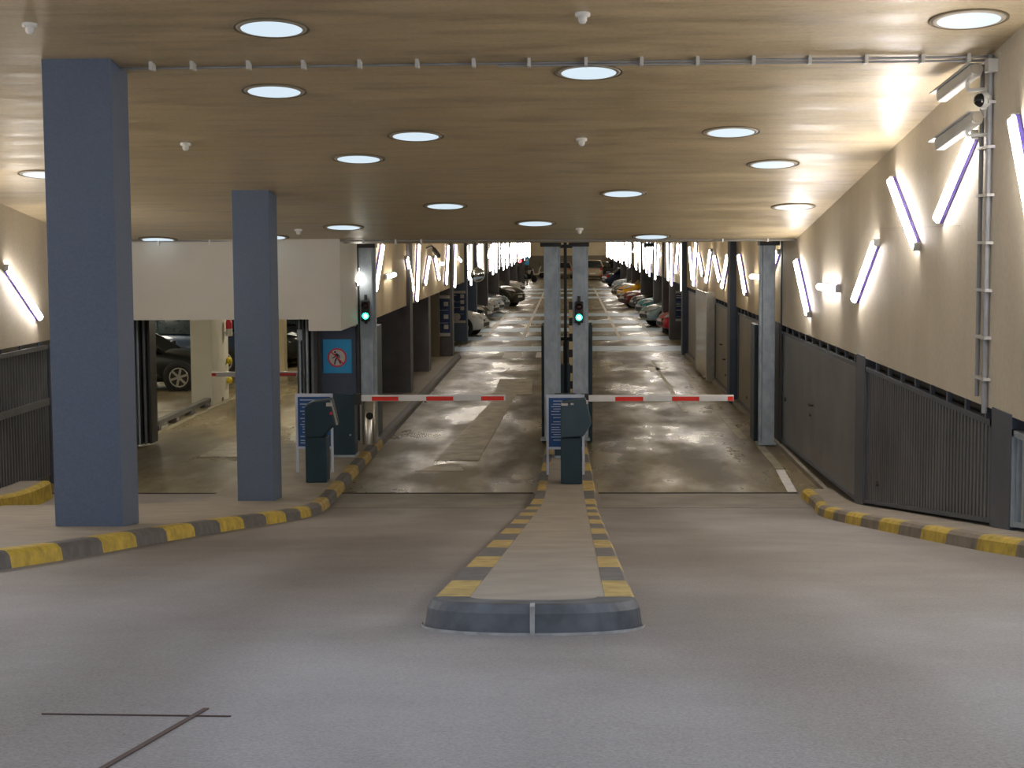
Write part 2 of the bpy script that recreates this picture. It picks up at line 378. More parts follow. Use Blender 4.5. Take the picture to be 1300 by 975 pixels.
# backing of the panels
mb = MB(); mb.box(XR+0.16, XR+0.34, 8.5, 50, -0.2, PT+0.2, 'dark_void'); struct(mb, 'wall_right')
mb = MB(); mb.box(XLL-0.95, XLL-0.8, 8.5, 27.8, -0.2, PT+0.3, 'grey_lower_wall'); struct(mb, 'wall_left')
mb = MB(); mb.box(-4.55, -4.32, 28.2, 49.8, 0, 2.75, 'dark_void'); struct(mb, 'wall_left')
# parking bays on both sides beyond the signs
for sx, nm in ((-1, 'wall_left'), (1, 'wall_right')):
    mb = MB(); a, b = sorted((sx*8.2, sx*8.5)); mb.box(a, b, 50, 155, 0, 2.6, 'grey_lower_wall'); struct(mb, nm)
    mb = MB(); a, b = sorted((sx*3.88, sx*8.5)); mb.box(a, b, 50, 155, 2.3, 2.5, 'grey_lower_wall'); struct(mb, 'ceiling')
    mb = MB(); a, b = sorted((sx*3.9, sx*8.5)); mb.box(a, b, 49.6, 49.8, 0, 2.5, 'grey_lower_wall'); struct(mb, nm)
# far end
mb = MB(); mb.box(-8.5, 8.5, 155, 155.3, 0, 2.0, 'grey_lower_wall'); mb.box(-8.5, 8.5, 155.02, 155.32, 2.0, 3.6, 'cream_paint'); struct(mb, 'wall_end')
# beam block over the left lane gate
mb = MB(); mb.prism([(XLL, 2.28), (-4.07, 2.28), (-4.07, 2.10), (-3.56, 2.10), (-3.56, 3.6), (XLL, 3.6)], 25.72, 27.8, 'light_plaster', 'xz'); struct(mb, 'wall_front')
# left hall
mb = MB(); mb.box(-26, -3.9, 50, 50.2, 0, 2.8, 'cream_paint'); mb.box(-26, -25.8, 27.8, 50, 0, 2.8, 'cream_paint'); mb.box(-26, XLL-0.1, 27.6, 27.8, 0, 2.8, 'light_plaster'); struct(mb, 'wall_back')
mb = MB(); mb.box(-8.6, -7.62, 43.0, 43.2, 0, 2.75, 'cream_paint'); mb.box(-7.62, -7.38, 42.6, 43.0, 0, 2.75, 'cream_paint')
mb.box(-7.72, -7.66, 42.96, 43.0, 1.0, 1.04, 'dark_steel'); struct(mb, 'wall_back')
mb = MB(); mb.box(-6.15, -5.3, 40.5, 40.7, 0, 2.75, 'cream_paint'); struct(mb, 'wall_back')

# horizontal shutter joints in the right wall
mb = MB(); mb.box(XR-0.003, XR+0.01, 15.2, 19.3, 3.60, 3.606, 'rim_grey'); struct(mb, 'wall_joint')

# ------------------------------------------------------------------ kerbs and pavements
def resample(pts, step):
    out = [Vector(pts[0])]; carry = 0
    segs = [Vector(p) for p in pts]; L = [0]
    for a, b in zip(segs, segs[1:]): L.append(L[-1]+(b-a).length)
    n = max(1, round(L[-1]/step)); res = []
    for k in range(n+1):
        t = L[-1]*k/n; i = 0
        while i < len(L)-2 and t > L[i+1]: i += 1
        u = (t-L[i])/(L[i+1]-L[i]); res.append(segs[i].lerp(segs[i+1], u))
    return res
def smooth2(pts, it=2):
    pts = [Vector(p) for p in pts]
    for _ in range(it):
        q = [pts[0]]
        for a, b in zip(pts, pts[1:]): q += [a.lerp(b, .25), a.lerp(b, .75)]
        q.append(pts[-1]); pts = q
    return pts
def kerb(mb, pts, side, w, h, mats, stone, zf=gz, bat=0.03):
    """kerb along pts (outer base line); side=+1 body lies to the left of travel; alternating stones"""
    sub = 4; P = resample(pts, stone/sub)
    rows = []
    for i, p in enumerate(P):
        d = (P[min(i+1, len(P)-1)] - P[max(i-1, 0)]).normalized(); nrm = Vector((-d.y, d.x))*side
        z = zf(p.y)
        prof = [(0, -0.05), (bat*.7, h-0.035), (bat+0.02, h-0.006), (bat+0.05, h), (w, h), (w, -0.05)]
        rows.append([(p.x+nrm.x*a, p.y+nrm.y*a, z+b) for a, b in prof])
    n = 6
    for i in range(len(rows)-1):
        vs = rows[i]+rows[i+1]; m = mats[(i//sub) % len(mats)]
        fs = [(k, k+1, n+k+1, n+k) for k in range(n-1)]
        mb.add(vs, fs, m)
    mb.add(rows[0], [tuple(range(n))], mats[0]); mb.add(rows[-1], [tuple(range(n))], mats[0])
def fill_between(mb, left, right, h, m, zf=gz, th=0.2):
    n = len(left); vs = []
    for l, r in zip(left, right):
        vs += [(l[0], l[1], zf(l[1])+h), (r[0], r[1], zf(r[1])+h)]
    vb = [(x, y, z-th) for x, y, z in vs]
    fs = []; B = 2*n
    for i in range(n-1):
        a = 2*i; fs += [(a, a+1, a+3, a+2), (B+a, B+a+2, B+a+3, B+a+1), (a, a+2, B+a+2, B+a), (a+1, B+a+1, B+a+3, a+3)]
    fs += [(0, B, B+1, 1), (2*n-2, 2*n-1, 2*B-1, 2*B-2)]
    mb.add(vs+vb, fs, m)
Lk = smooth2([(-4.6, 8.2), (-3.75, 9.4), (-3.52, 11.0), (-3.43, 13.4), (-3.27, 16.04), (-3.07, 18.2), (-3.1, 20.0), (-3.17, 22.3), (-3.18, 26), (-3.17, 32), (-3.2, 49.0)])
i1 = max(i for i, p in enumerate(Lk) if p.y < 28.5)
mb = MB(); i2 = max(i for i, p in enumerate(Lk) if p.y < 20.2)
kerb(mb, Lk[:i2+1], 1, 0.16, 0.12, ['kerb_grey', 'kerb_yellow'], 0.83); kerb(mb, Lk[i2:i1+1], 1, 0.16, 0.12, ['kerb_grey', 'kerb_yellow_worn'], 0.83)
struct(mb, 'kerb', 'curved kerb of the left pavement in yellow and grey stones', 'kerb')
mb = MB(); kerb(mb, Lk[i1:], 1, 0.16, 0.12, ['kerb_grey', 'kerb_grey'], 0.83); struct(mb, 'kerb')
Rk = smooth2([(4.2, 8.6), (3.35, 10.4), (3.08, 12.2), (2.98, 15.3), (2.90, 17.9), (2.97, 19.8), (3.14, 21.2), (3.13, 22.3)])
mb = MB(); kerb(mb, Rk, -1, 0.14, 0.12, ['kerb_yellow', 'kerb_stone'], 0.83)
struct(mb, 'kerb', 'kerb of the right pavement in yellow and grey stones', 'kerb')
# pavements
inner = [p + Vector((-0.15, 0)) for p in Lk if p.y < 49]
inner = resample(inner, 0.5)
left = []
for p in inner:
    y = p.y
    X = XLL if y < 19.9 else (XLL + (y-19.9)/0.7*(XLL*-1-4.75) if y < 20.6 else (-4.75 if y < 27.6 else -4.33))
    left.append((min(X, p.x-0.1), y))
mb = MB(); fill_between(mb, left, [(p.x, p.y) for p in inner], 0.118, 'sidewalk_concrete'); struct(mb, 'pavement', 'raised concrete pavement under the blue columns', 'pavement')
inr = resample([p + Vector((0.13, 0)) for p in Rk], 0.5)
mb = MB(); fill_between(mb, [(p.x, p.y) for p in inr], [(max(XR+0.15, p.x+.1), p.y) for p in inr], 0.118, 'sidewalk_concrete')
mb.box(3.25, XR+.15, 22.1, 22.5, -0.1, 0.06, 'sidewalk_concrete')
struct(mb, 'pavement', 'narrow concrete pavement along the right panels', 'pavement')
mb = MB(); mb.box(XR-0.06, XR+0.16, 22.3, 49.8, -0.1, 0.07, 'sidewalk_concrete'); struct(mb, 'baseboard_right')
# left lane small kerb by the fence
gk = lambda y: gz(y)+0.0
fk = [(-6.80, 17.0), (-6.9, 19.0), (-7.02, 20.8), (-7.1, 22.3)]
mb = MB(); kerb(mb, fk, 1, 0.13, 0.24, ['kerb_yellow', 'kerb_yellow', 'kerb_grey', 'kerb_yellow'], 0.9)
q = resample([Vector(p)+Vector((-.12, 0)) for p in fk], .4)
fill_between(mb, [(XLL-0.02, p.y) for p in q], [(p.x, p.y) for p in q], 0.238, 'sidewalk_concrete')
struct(mb, 'kerb', 'short raised kerb with yellow edge at the foot of the left fence', 'kerb')

# traffic island
def isl(y, side, inner_):
    tab = {(-1, 0): [(7, -.62), (14, -.575), (20.4, -.535), (22.35, -.475), (27.7, -.40), (45, -.36)],
           (1, 0): [(7, .31), (18.8, .35), (22.35, .375), (27.7, .31), (45, .28)],
           (-1, 1): [(7, -.43), (20.4, -.34), (27.7, -.25), (45, -.2)],
           (1, 1): [(7, .15), (20.4, .20), (27.7, .16), (45, .13)]}[(side, inner_)]
    for (a, b), (c, d) in zip(tab, tab[1:]):
        if y <= c: return b+(d-b)*(y-a)/(c-a)
    return tab[-1][1]
mb = MB()
ys = frange(6.95, 45, 0.475)
for side in (-1, 1):
    for i, (y0, y1) in enumerate(zip(ys, ys[1:])):
        m = 'kerb_yellow_worn' if (i//2) % 2 == 0 else 'kerb_grey'
        vs = []
        for y in (y0, y1):
            o = isl(y, side, 0); n_ = isl(y, side, 1); z = gz(y)
            vs += [(o, y, z-.05), (o-side*.02, y, z+.085), (o-side*.045, y, z+.12), (n_, y, z+.12), (n_, y, z+.0)]
        mb.add(vs, [(0, 5, 6, 1), (1, 6, 7, 2), (2, 7, 8, 3), (3, 8, 9, 4)], m)
fill_between(mb, [(isl(y, -1, 1), y) for y in ys], [(isl(y, 1, 1), y) for y in ys], 0.117, 'sidewalk_concrete')
# rounded black nose
N = 24; c0 = Vector((-0.155, 6.98)); 
def nose(a, hw, ln): return (c0.x - hw*math.cos(a), c0.y - ln*(math.sin(a)**0.75 if math.sin(a) > 0 else 0))
prof = [(0.470, 0.46, -0.05), (0.452, 0.42, 0.085), (0.432, 0.385, 0.118), (0.41, 0.36, 0.122), (0.27, 0.17, 0.121)]
rows = []
for hw, ln, h in prof:
    rows.append([])
    for k in range(N+1):
        x, y = nose(PI*k/N, hw, ln); rows[-1].append((x, y, gz(y)+h))
for r1, r2 in zip(rows, rows[1:]):
    for k in range(N):
        m = 'mortar' if (k == N//2 and r1 is not rows[3]) and False else 'kerb_black'
        mb.add([r1[k], r1[k+1], r2[k+1], r2[k]], [(0, 1, 2, 3)], m, True)
top = rows[-1]; mb.add(top, [tuple(range(len(top)))], 'sidewalk_concrete')
mb.box(c0.x-0.005, c0.x+0.014, c0.y-0.470, c0.y-0.395, gz(6.5)-0.05, gz(6.5)+0.118, 'mortar')
for k in range(N):
    a = nose(PI*k/N, .476, .466); b = nose(PI*(k+1)/N, .476, .466)
    mb.add([(a[0], a[1], gz(a[1])-.02), (b[0], b[1], gz(b[1])-.02), (b[0], b[1], gz(b[1])+.012), (a[0], a[1], gz(a[1])+.012)], [(0, 1, 2, 3)], 'mortar')
struct(mb, 'traffic_island', 'long traffic island with worn yellow and grey kerbs and a black rounded nose', 'traffic island')

# ------------------------------------------------------------------ columns
def column(x0, x1, y0, y1, zt, m, label, group=None, zb=None):
    zb = gz(y0)+0.0 if zb is None else zb
    o = (((x0+x1)/2), (y0+y1)/2, zb)
    mb = MB(o); mb.box(x0, x1, y0, y1, zb, zt, m)
    ob = mb.build('column', bevel=0.012); tag(ob, label, 'column', group); return ob
for (x0, x1, y0, lab) in ((-4.45, -3.86, 14.01, 'nearest and tallest blue-grey square column, on the left pavement'), (-4.27, -3.79, 20.95, 'second blue-grey square column, between the nearest one and the ticket terminal')):
    zt = cz(y0+.45)+.01; zb = gz(y0)+0.10
    vs = []
    mb = MB(((x0+x1)/2, y0+.25, zb))
    y1 = y0+0.55
    mb.add([(x0, y0, zb), (x1, y0, zb), (x1, y1, zb-.05), (x0, y1, zb-.05), (x0, y0, cz(y0)+.02), (x1, y0, cz(y0)+.02), (x1, y1, cz(y1)+.02), (x0, y1, cz(y1)+.02)],
           [(0, 3, 2, 1), (4, 5, 6, 7), (0, 1, 5, 4), (1, 2, 6, 5), (2, 3, 7, 6), (3, 0, 4, 7)], 'column_blue')
    tag(mb.build('column', bevel=0.012), lab, 'column', 'blue-grey columns on the left pavement')
column(-4.22, -3.60, 27.85, 28.4, 3.45, 'column_navy', 'dark navy column carrying the no pedestrians sign', zb=0.11)
column(-7.98-.10, -7.62, 35.0, 36.7, 2.76, 'light_plaster', 'bare concrete column in front of the black car in the left hall', zb=0)
LCOL = [(36.6, 'left tunnel column directly behind the left gate'), (50.0, None), (57.0, None), (63, None), (71.5, None), (83, None), (98, None), (112, None), (131, None)]
RCOL = [(35.3, 'right tunnel column just behind the right gate post'), (50.0, 'right tunnel column past the steel door'), (57.6, None), (62.0, None), (68.5, None), (80.5, None), (92.5, None), (100, None), (112, None), (130, None)]
ordn = ['', 'first', 'second', 'third', 'fourth', 'fifth', 'sixth', 'seventh', 'eighth', 'ninth', 'tenth', 'eleventh', 'twelfth', 'thirteenth', 'fourteenth', 'fifteenth', 'sixteenth', 'seventeenth', 'eighteenth', 'nineteenth', 'twentieth']
for i, (y, lab) in enumerate(LCOL):
    column(-4.30, -3.52, y, y+0.6, 3.46, 'column_blue' if 55 < y < 65 else 'column_grey', lab or f'grey column on the left side of the tunnel, {ordn[i]} after the one behind the gate', 'columns along the left of the tunnel', zb=0.11 if y < 49 else 0)
column(-4.30, -3.62, 42.6, 43.2, 2.06, 'column_grey', 'short dark pier under the left pale wall between two full columns', zb=0.11)
for i, (y, lab) in enumerate(RCOL):
    x0 = 3.42 if y < 51 else 3.5
    column(x0, 4.30, y, y+0.6, 3.46, 'column_navy' if y < 51 else 'column_grey', lab or f'grey column on the right side of the tunnel, {ordn[i]} after the one behind the gate', 'columns along the right of the tunnel', zb=0)

# ------------------------------------------------------------------ side panels
def panel(name, x, y0, y1, zt, label, mat, ribs=0, frame='panel_frame', side=1, zoff=0.03, bits=(), cat='panel'):
    """steel panel in the wall plane x facing the lane; bottom follows the pavement"""
    hb = 0.118 if y0 < 22 and side > 0 else 0.05
    zb0, zb1 = gz(y0)+hb+zoff, gz(y1)+(hb if y1 < 22.2 else 0.07)+zoff
    t = thing(name, label, cat, (x, (y0+y1)/2, min(zb0, zb1)), 0, 'steel panels along the side walls')
    o = t.location
    s = side
    def bx(mb, xa, xb, ya, yb, za0, za1, zt_, m):
        vs = [(xa, ya, za0), (xb, ya, za0), (xb, yb, za1), (xa, yb, za1), (xa, ya, zt_), (xb, ya, zt_), (xb, yb, zt_), (xa, yb, zt_)]
        mb.add(vs, [(0, 3, 2, 1), (4, 5, 6, 7), (0, 1, 5, 4), (1, 2, 6, 5), (2, 3, 7, 6), (3, 0, 4, 7)], m)
    zy = lambda y: zb0+(zb1-zb0)*(y-y0)/(y1-y0)
    mb = MB(o)
    if ribs:
        n = int((y1-y0-0.1)/ribs)
        yy = [y0+.05+(y1-y0-.1)*k/(2*n) for k in range(2*n+1)]
        for k, (a, b) in enumerate(zip(yy, yy[1:])):
            dx = 0.0 if k % 2 else 0.035*s
            bx(mb, x+dx, x+dx+0.02*s, a, b, zy(a), zy(b), zt-.03, mat)
            bx(mb, x, x+0.045*s, b-.006, b+.006, zy(b), zy(b), zt-.03, mat)
    else:
        bx(mb, x, x+0.03*s, y0+.04, y1-.04, zy(y0), zy(y1), zt-.03, mat)
    mb.build('sheet', t)
    mb = MB(o)
    bx(mb, x-.025*s, x+.05*s, y0, y0+.05, zy(y0), zy(y0), zt, frame); bx(mb, x-.025*s, x+.05*s, y1-.05, y1, zy(y1), zy(y1), zt, frame)
    bx(mb, x-.025*s, x+.05*s, y0, y1, zt-.05, zt-.05, zt, frame)
    vs0 = zy(y0); vs1 = zy(y1)
    mb.add([(x-.02*s, y0, vs0), (x+.05*s, y0, vs0), (x+.05*s, y1, vs1), (x-.02*s, y1, vs1), (x-.02*s, y0, vs0+.04), (x+.05*s, y0, vs0+.04), (x+.05*s, y1, vs1+.04), (x-.02*s, y1, vs1+.04)],
           [(0, 3, 2, 1), (4, 5, 6, 7), (0, 1, 5, 4), (1, 2, 6, 5), (2, 3, 7, 6), (3, 0, 4, 7)], frame)
    mb.build('frame', t)
    for (yy, zz, nm) in bits:
        mb = MB(o)
        if nm == 'handle':
            mb.bar((x-.05*s, yy-.07, zz), (x-.05*s, yy+.07, zz), .02, .03, 'black_plastic'); mb.tube((x-.05*s, yy-.06, zz), (x, yy-.06, zz), .014, 'black_plastic')
        else:
            mb.tube((x-.02*s, yy, zz), (x+.01*s, yy, zz), .03, 'black_plastic')
        mb.build(nm, t)
    return t
XP = XR+0.02
panel('wall_panel', XP, 13.95, 19.9, PT-.07, 'ribbed dark steel panel above the right kerb', 'panel_steel', ribs=0.125, bits=((19.1, 0.66, 'lock'),))
panel('wall_panel', XP, 11.0, 13.3, PT-.07, 'galvanised slatted panel at the right edge of view', 'galvanised', ribs=0.16, frame='galvanised')
panel('wall_panel', XP, 20.5, 27.9, PT-.07, 'smooth dark steel panel between the ribbed panel and the right gate post', 'panel_steel', bits=((24.3, 1.06, 'handle'), (24.5, 0.9, 'lock'), (27.3, .85, 'lock')))
panel('wall_panel', XP, 30.3, 34.9, PT-.07, 'brownish steel panel just past the right gate post', 'panel_brown', bits=((33.2, .32, 'lock'),))
panel('wall_panel', XP, 37.0, 40.4, PT-.07, 'brown steel door panel with handles next to the bright steel door', 'panel_brown', bits=((38.7, 1.04, 'handle'), (37.9, .75, 'handle'), (37.7, .4, 'lock')), cat='door')
panel('wall_panel', XP, 44.0, 49.6, PT-.07, 'brown steel panel beyond the bright steel door', 'panel_brown', bits=((45.8, 1.02, 'handle'), (44.3, 1.2, 'handle')))
# bright door leaf standing proud of the wall
t = thing('steel_door', 'shiny brushed steel door leaf on the right reflecting the floor bars', 'door', (3.42, 42.2, 0))
mb = MB(t.location); mb.box(3.36, 3.40, 40.5, 43.9, 0.05, 2.18, 'brushed_steel'); mb.build('leaf', t, bevel=.006)
mb = MB(t.location); mb.box(3.35, XR+.02, 43.9, 43.97, 0.02, 2.2, 'stainless'); mb.box(3.35, XR+.02, 40.43, 40.5, 0.02, 2.2, 'stainless'); mb.build('frame', t)
# posts between the right panels
for y0, y1, lab in ((13.32, 13.93, 'wide dark post between the ribbed panel and the galvanised panel'), (19.92, 20.48, 'dark blue post between the ribbed and the smooth panel'), (27.95, 28.6, 'dark post in the right wall beside the gate')):
    zb = gz(y0)+.05
    mb = MB((XR+.06, (y0+y1)/2, zb)); mb.box(XR-.01, XR+.14, y0, y1, zb, PT+.05, 'panel_frame'); tag(mb.build('wall_post', bevel=.006), lab, 'post', 'posts between the right panels')
# small brackets in the shadow gap above the right panels
t = thing('bracket_rail', 'row of small brackets in the gap above the right panels', 'bracket', (XR, 20, PT-.08))
for y in frange(11.3, 49.0, 0.72):
    mb = MB(t.location); mb.box(XR+.002, XR+.04, y-.03, y+.03, PT-.08, PT+.028, 'panel_frame'); mb.build('bracket', t)
# left lane fence of vertical bars
t = thing('bar_fence', 'dark fence of vertical bars along the left lane wall', 'fence', (XLL, 20, 0))
for k, (y0, y1) in enumerate(((14.0, 19.6), (19.7, 23.6), (23.7, 27.5))):
    mb = MB(t.location)
    for y in frange(y0+.06, y1-.06, 0.115): 
        zb = gz(y)+.13
        mb.box(XLL-.02, XLL+.02, y-.017, y+.017, zb, PT-.04, 'panel_steel')
    mb.build('bars', t)
    mb = MB(t.location)
    for z0, z1 in ((PT-.06, PT), (1.16, 1.26)): mb.box(XLL-.03, XLL+.03, y0, y1, z0, z1, 'panel_steel')
    strip(mb, [(XLL, y) for y in frange(y0, y1, .4)], .06, 'panel_frame', .16)
    mb.box(XLL-.03, XLL+.03, y0-.03, y0+.03, gz(y0), PT, 'panel_frame')
    mb.build('rail', t)
for y in frange(14.5, 27, 0.8):
    mb = MB(t.location); mb.box(XLL-.02, XLL+.01, y-.03, y+.03, PT, PT+.06, 'panel_frame'); mb.build('bracket', t)

# ------------------------------------------------------------------ round ceiling lights
a_c = math.atan(0.1295)
def downlight(x, y, label, proto=None):
    z = cz(y)
    if proto is None:
        t = thing('ceiling_light', label, 'ceiling light', (x, y, z), 0, 'round ceiling lights')
        mb = MB(); mb.lathe([(0.282, 0.0), (0.282, -0.010), (0.302, -0.010), (0.302, 0.0)], 'rim_dark', n=40, cap=False); mb.build('rim', t)
        mb = MB(); mb.lathe([(0.242, -0.002), (0.242, -0.016), (0.278, -0.008), (0.278, -0.002)], 'rim_grey', n=40, cap=False); mb.build('frame', t)
        mb = MB(); mb.lathe([(0.24, -0.002), (0.24, -0.014)], 'downlight_glow', n=40, smooth=False); mb.build('glass', t)
    else:
        t = copy_tree(proto); t.location = (x, y, z); t['label'] = label
    t.rotation_euler = (-a_c, 0, 0)
    return t
DL = [(-2.32, 13.07, 'round ceiling light nearest the camera on the left, above the conduit'), (-2.70, 15.29, 'round ceiling light just behind the conduit, right of the nearest column'),
 (0.18, 14.66, 'round ceiling light in the middle, just below the ceiling conduit'), (-1.60, 17.47, 'larger of the two neighbouring round ceiling lights left of the middle detector'),
 (-2.37, 18.77, 'smaller of the two neighbouring round ceiling lights left of the middle detector'), (1.69, 17.40, 'round ceiling light right of the middle detector'),
 (3.08, 13.03, 'round ceiling light in the upper right corner above the cameras'), (2.36, 19.33, 'round ceiling light on the right, beyond the one beside the middle detector'),
 (0.70, 21.39, 'round ceiling light just right of the ceiling centre, before the far detector'), (-1.66, 22.35, 'round ceiling light left of centre, above the left lane bars'),
 (-3.31, 24.35, 'round ceiling light above the left traffic signal'), (-0.48, 24.07, 'round ceiling light above the left middle gate post'),
 (1.27, 25.62, 'farthest round ceiling light, at the ceiling edge right of the middle gate posts'), (3.04, 22.64, 'round ceiling light close to the right wall above the right gate post'),
 (-6.38, 25.6, 'round ceiling light above the pale beam between the blue columns'), (-6.25, 19.65, 'round ceiling light half behind the nearest blue column'),
 (-4.60, 25.4, 'round ceiling light half behind the second blue column')]
p0 = None
for x, y, lab in DL:
    r = downlight(x, y, lab, p0); p0 = p0 or r
# detectors
DT = [(-4.17, 12.88, 'white ceiling detector in the upper left corner'), (0.11, 12.75, 'white ceiling detector at the top of the picture centre'), (-4.11, 17.8, 'white ceiling detector between the two blue columns'),
      (0.14, 17.72, 'white ceiling detector in the middle of the ceiling'), (-4.02, 24.6, 'white ceiling detector right of the second blue column'), (0.16, 24.69, 'small white ceiling detector above the middle gate posts')]
for x, y, lab in DT:
    t = thing('smoke_detector', lab, 'detector', (x, y, cz(y)), 0, 'white ceiling detectors'); t.rotation_euler = (-a_c, 0, 0)
    mb = MB(); mb.lathe([(.058, .0), (.058, -.02), (.045, -.03)], 'white_plastic'); mb.build('base', t)
    mb = MB(); mb.lathe([(.034, -.03), (.034, -.055), (.024, -.075), (.01, -.08)], 'white_plastic'); mb.build('head', t)
# conduits
t = thing('ceiling_conduit', 'long thin conduit crossing the ceiling from nearest column to cameras', 'conduit', (0, 14.2, cz(14.2)))
mb = MB(t.location); mb.tube((-3.85, 14.3, cz(14.3)-.02), (XR, 14.17, cz(14.17)-.02), .011, 'pipe_grey'); mb.tube((-.6, 14.22, cz(14.22)-.045), (XR, 14.2, cz(14.2)-.045), .010, 'pipe_grey'); mb.build('pipe', t)
for x in [-3.55, -3.2, -2.72, -2.25, -1.77, -1.28, -.8, -.33, .15, .62, 1.09, 1.56, 2.03, 2.5, 2.97, 3.35]:
    mb = MB(t.location); mb.box(x-.014, x+.014, 14.13, 14.27, cz(14.2)-.062, cz(14.2)+.01, 'camera_grey'); mb.build('clip', t)
t = thing('ceiling_conduit', 'thin conduit along the far edge of the sloping ceiling', 'conduit', (0, 26.1, cz(26.1)))
mb = MB(t.location); mb.tube((XLL, 25.66, cz(25.66)-.02), (XR, 26.0, cz(26)-.02), .011, 'pipe_grey'); mb.build('pipe', t)
for x in [-7.2, -6.4, -5.6, -4.8, -4.0, -3.2, -2.7, -2.3, 2.4, 3.1]:
    mb = MB(t.location); mb.box(x-.012, x+.012, 25.65+(x-XLL)*.03, 25.75+(x-XLL)*.03, cz(26)-.045, cz(25.6), 'white_plastic'); mb.build('clip', t)
t = thing('wall_conduit', 'pair of grey vertical conduits on the right wall beside the cameras', 'conduit', (XR, 14.2, 2))
mb = MB(t.location); mb.tube((XR-.03, 14.1, cz(14.1)-.02), (XR-.03, 14.1, PT-.02), .024, 'pipe_grey'); mb.build('pipe', t)
mb = MB(t.location); mb.tube((XR-.03, 14.36, cz(14.3)-.05), (XR-.03, 14.36, PT+.1), .02, 'pipe_grey'); mb.build('pipe', t)
for z in (4.62, 4.25, 3.85, 3.45, 3.05, 2.65, 2.3):
    mb = MB(t.location); mb.box(XR-.06, XR, 14.02, 14.42, z-.012, z+.012, 'camera_grey'); mb.build('clip', t)
mb = MB((XR-.05, 14.25, 4.9)); mb.box(XR-.085, XR, 13.95, 14.08, 4.86, 4.97, 'camera_grey'); tag(mb.build('junction_box', bevel=.008), 'small grey junction box at the top of the right wall conduits', 'junction box')

# ------------------------------------------------------------------ security cameras
def cctv(p0, p1, wall, label):
    p0, p1 = Vector(p0), Vector(p1); t = thing('security_camera', label, 'security camera', wall, 0, 'box security cameras on the right wall')
    d = (p1-p0).normalized()
    mb = MB(t.location); mb.bar(p0, p1, .095, .10, 'camera_grey'); mb.build('housing', t, bevel=.015)
    mb = MB(t.location); mb.bar(p0+d*.05+Vector((0, 0, .062)), p1+d*.1+Vector((0, 0, .062)), .125, .012, 'camera_grey'); mb.build('sunshield', t)
    mb = MB(t.location); mb.tube(p0-d*.012, p0+d*.01, .05, 'rim_grey', 16); mb.tube(p1, p1+d*.005, .036, 'black_gloss', 16); mb.build('end_cap', t)
    q = p0.lerp(p1, .25)-Vector((0, 0, .05)); w = Vector(wall)
    mb = MB(t.location); mb.path([q, Vector((q.x, q.y, w.z)), w], .016, 'white_plastic'); mb.tube(w-Vector((.02, 0, 0)), w, .035, 'white_plastic'); mb.build('bracket', t)
cctv((3.42, 14.15, 4.90), (3.28, 14.85, 4.73), (XR, 14.2, 4.74), 'upper grey box security camera on the right wall')
cctv((3.43, 14.15, 4.50), (3.27, 14.85, 4.31), (XR, 14.2, 4.36), 'lower grey box security camera above the leaning tube lamp')
t = thing('dome_camera', 'white dome camera with black lens between the two box cameras', 'security camera', (XR, 14.2, 4.65))
mb = MB(t.location); mb.box(XR-.06, XR, 14.14, 14.26, 4.5, 4.7, 'white_plastic'); mb.build('base', t, bevel=.01)
mb = MB(t.location); mb.lathe([(.05, 0), (.075, .03), (.078, .06), (.062, .09)], 'white_plastic', (XR-.02, 14.15, 4.64), (-1, -.35, 0)); mb.build('shell', t)
mb = MB(t.location); mb.lathe([(.06, .085), (.052, .115), (.03, .138), (.004, .145)], 'black_gloss', (XR-.02, 14.15, 4.64), (-1, -.35, 0)); mb.build('dome', t)

# ------------------------------------------------------------------ wall tube lamps
TL = 1.52
def make_tube(glow='tube_glow'):
    t = bpy.data.objects.new('wall_lamp', None); C.objects.link(t)
    mb = MB(); mb.box(-.042, 0, -TL/2, TL/2, -.048, .048, 'lamp_housing'); mb.build('housing', t, bevel=.01)
    n = 8; vs = []
    for y in (-TL/2+.03, TL/2-.03):
        for k in range(n+1):
            a = -PI/2+PI*k/n; vs.append((-.042-.055*math.cos(a), y, .046*math.sin(a)))
    mb = MB(); mb.add(vs, [(k, k+1, n+2+k, n+1+k) for k in range(n)] + [tuple(range(n+1)), tuple(range(2*n+1, n, -1))], glow); mb.build('diffuser', t)
    for s in (-1, 1):
        mb = MB(); mb.box(-.07, 0, s*TL/2-.012, s*TL/2+.012, -.046, .046, 'lamp_cap'); mb.build('end_cap', t, bevel=.008)
    return t
tube0 = {0: make_tube(), 1: make_tube('hall_tube_glow')}; used = {}
def lamp(side, y, z, ang, label, x=None, group=None):
    """ang: tilt of the tube; 0 = level along the tunnel, positive raises the far end"""
    h = 1 if y > 27 else 0
    o = tube0[h] if h not in used else copy_tree(tube0[h]); used[h] = True
    wall = x if x is not None else (XR if side > 0 else XL)
    o.location = (wall, y, z)
    if side > 0: o.rotation_euler = (ang, 0, 0)
    else: o.rotation_euler = (-ang, 0, PI)
    tag(o, label, 'wall lamp', group)
    return o
def seg(side, a, b, label, x=None, g=None):
    (y0, z0), (y1, z1) = a, b
    if y0 > y1: (y0, z0), (y1, z1) = (y1, z1), (y0, z0)
    return lamp(side, (y0+y1)/2, (z0+z1)/2, math.atan2(z1-z0, y1-y0), label, x, g)
GR, GL = 'tube lamps on the right wall', 'tube lamps on the left wall'
seg(1, (14.59, 4.38), (15.92, 3.67), 'glowing tube lamp leaning below the lower box camera on the right wall', g=GR)
seg(1, (13.23, 4.35), (12.45, 3.3), 'glowing tube lamp cut by the right edge of the picture', g=GR)
seg(1, (18.27, 4.14), (16.86, 3.39), 'second glowing tube lamp from the cameras on the right wall', g=GR)
seg(1, (19.06, 3.46), (20.47, 2.72), 'third glowing tube lamp from the cameras, lower and leaning left', g=GR)
seg(1, (25.69, 3.15), (24.35, 2.38), 'steep glowing tube lamp beside the right gate post', g=GR)
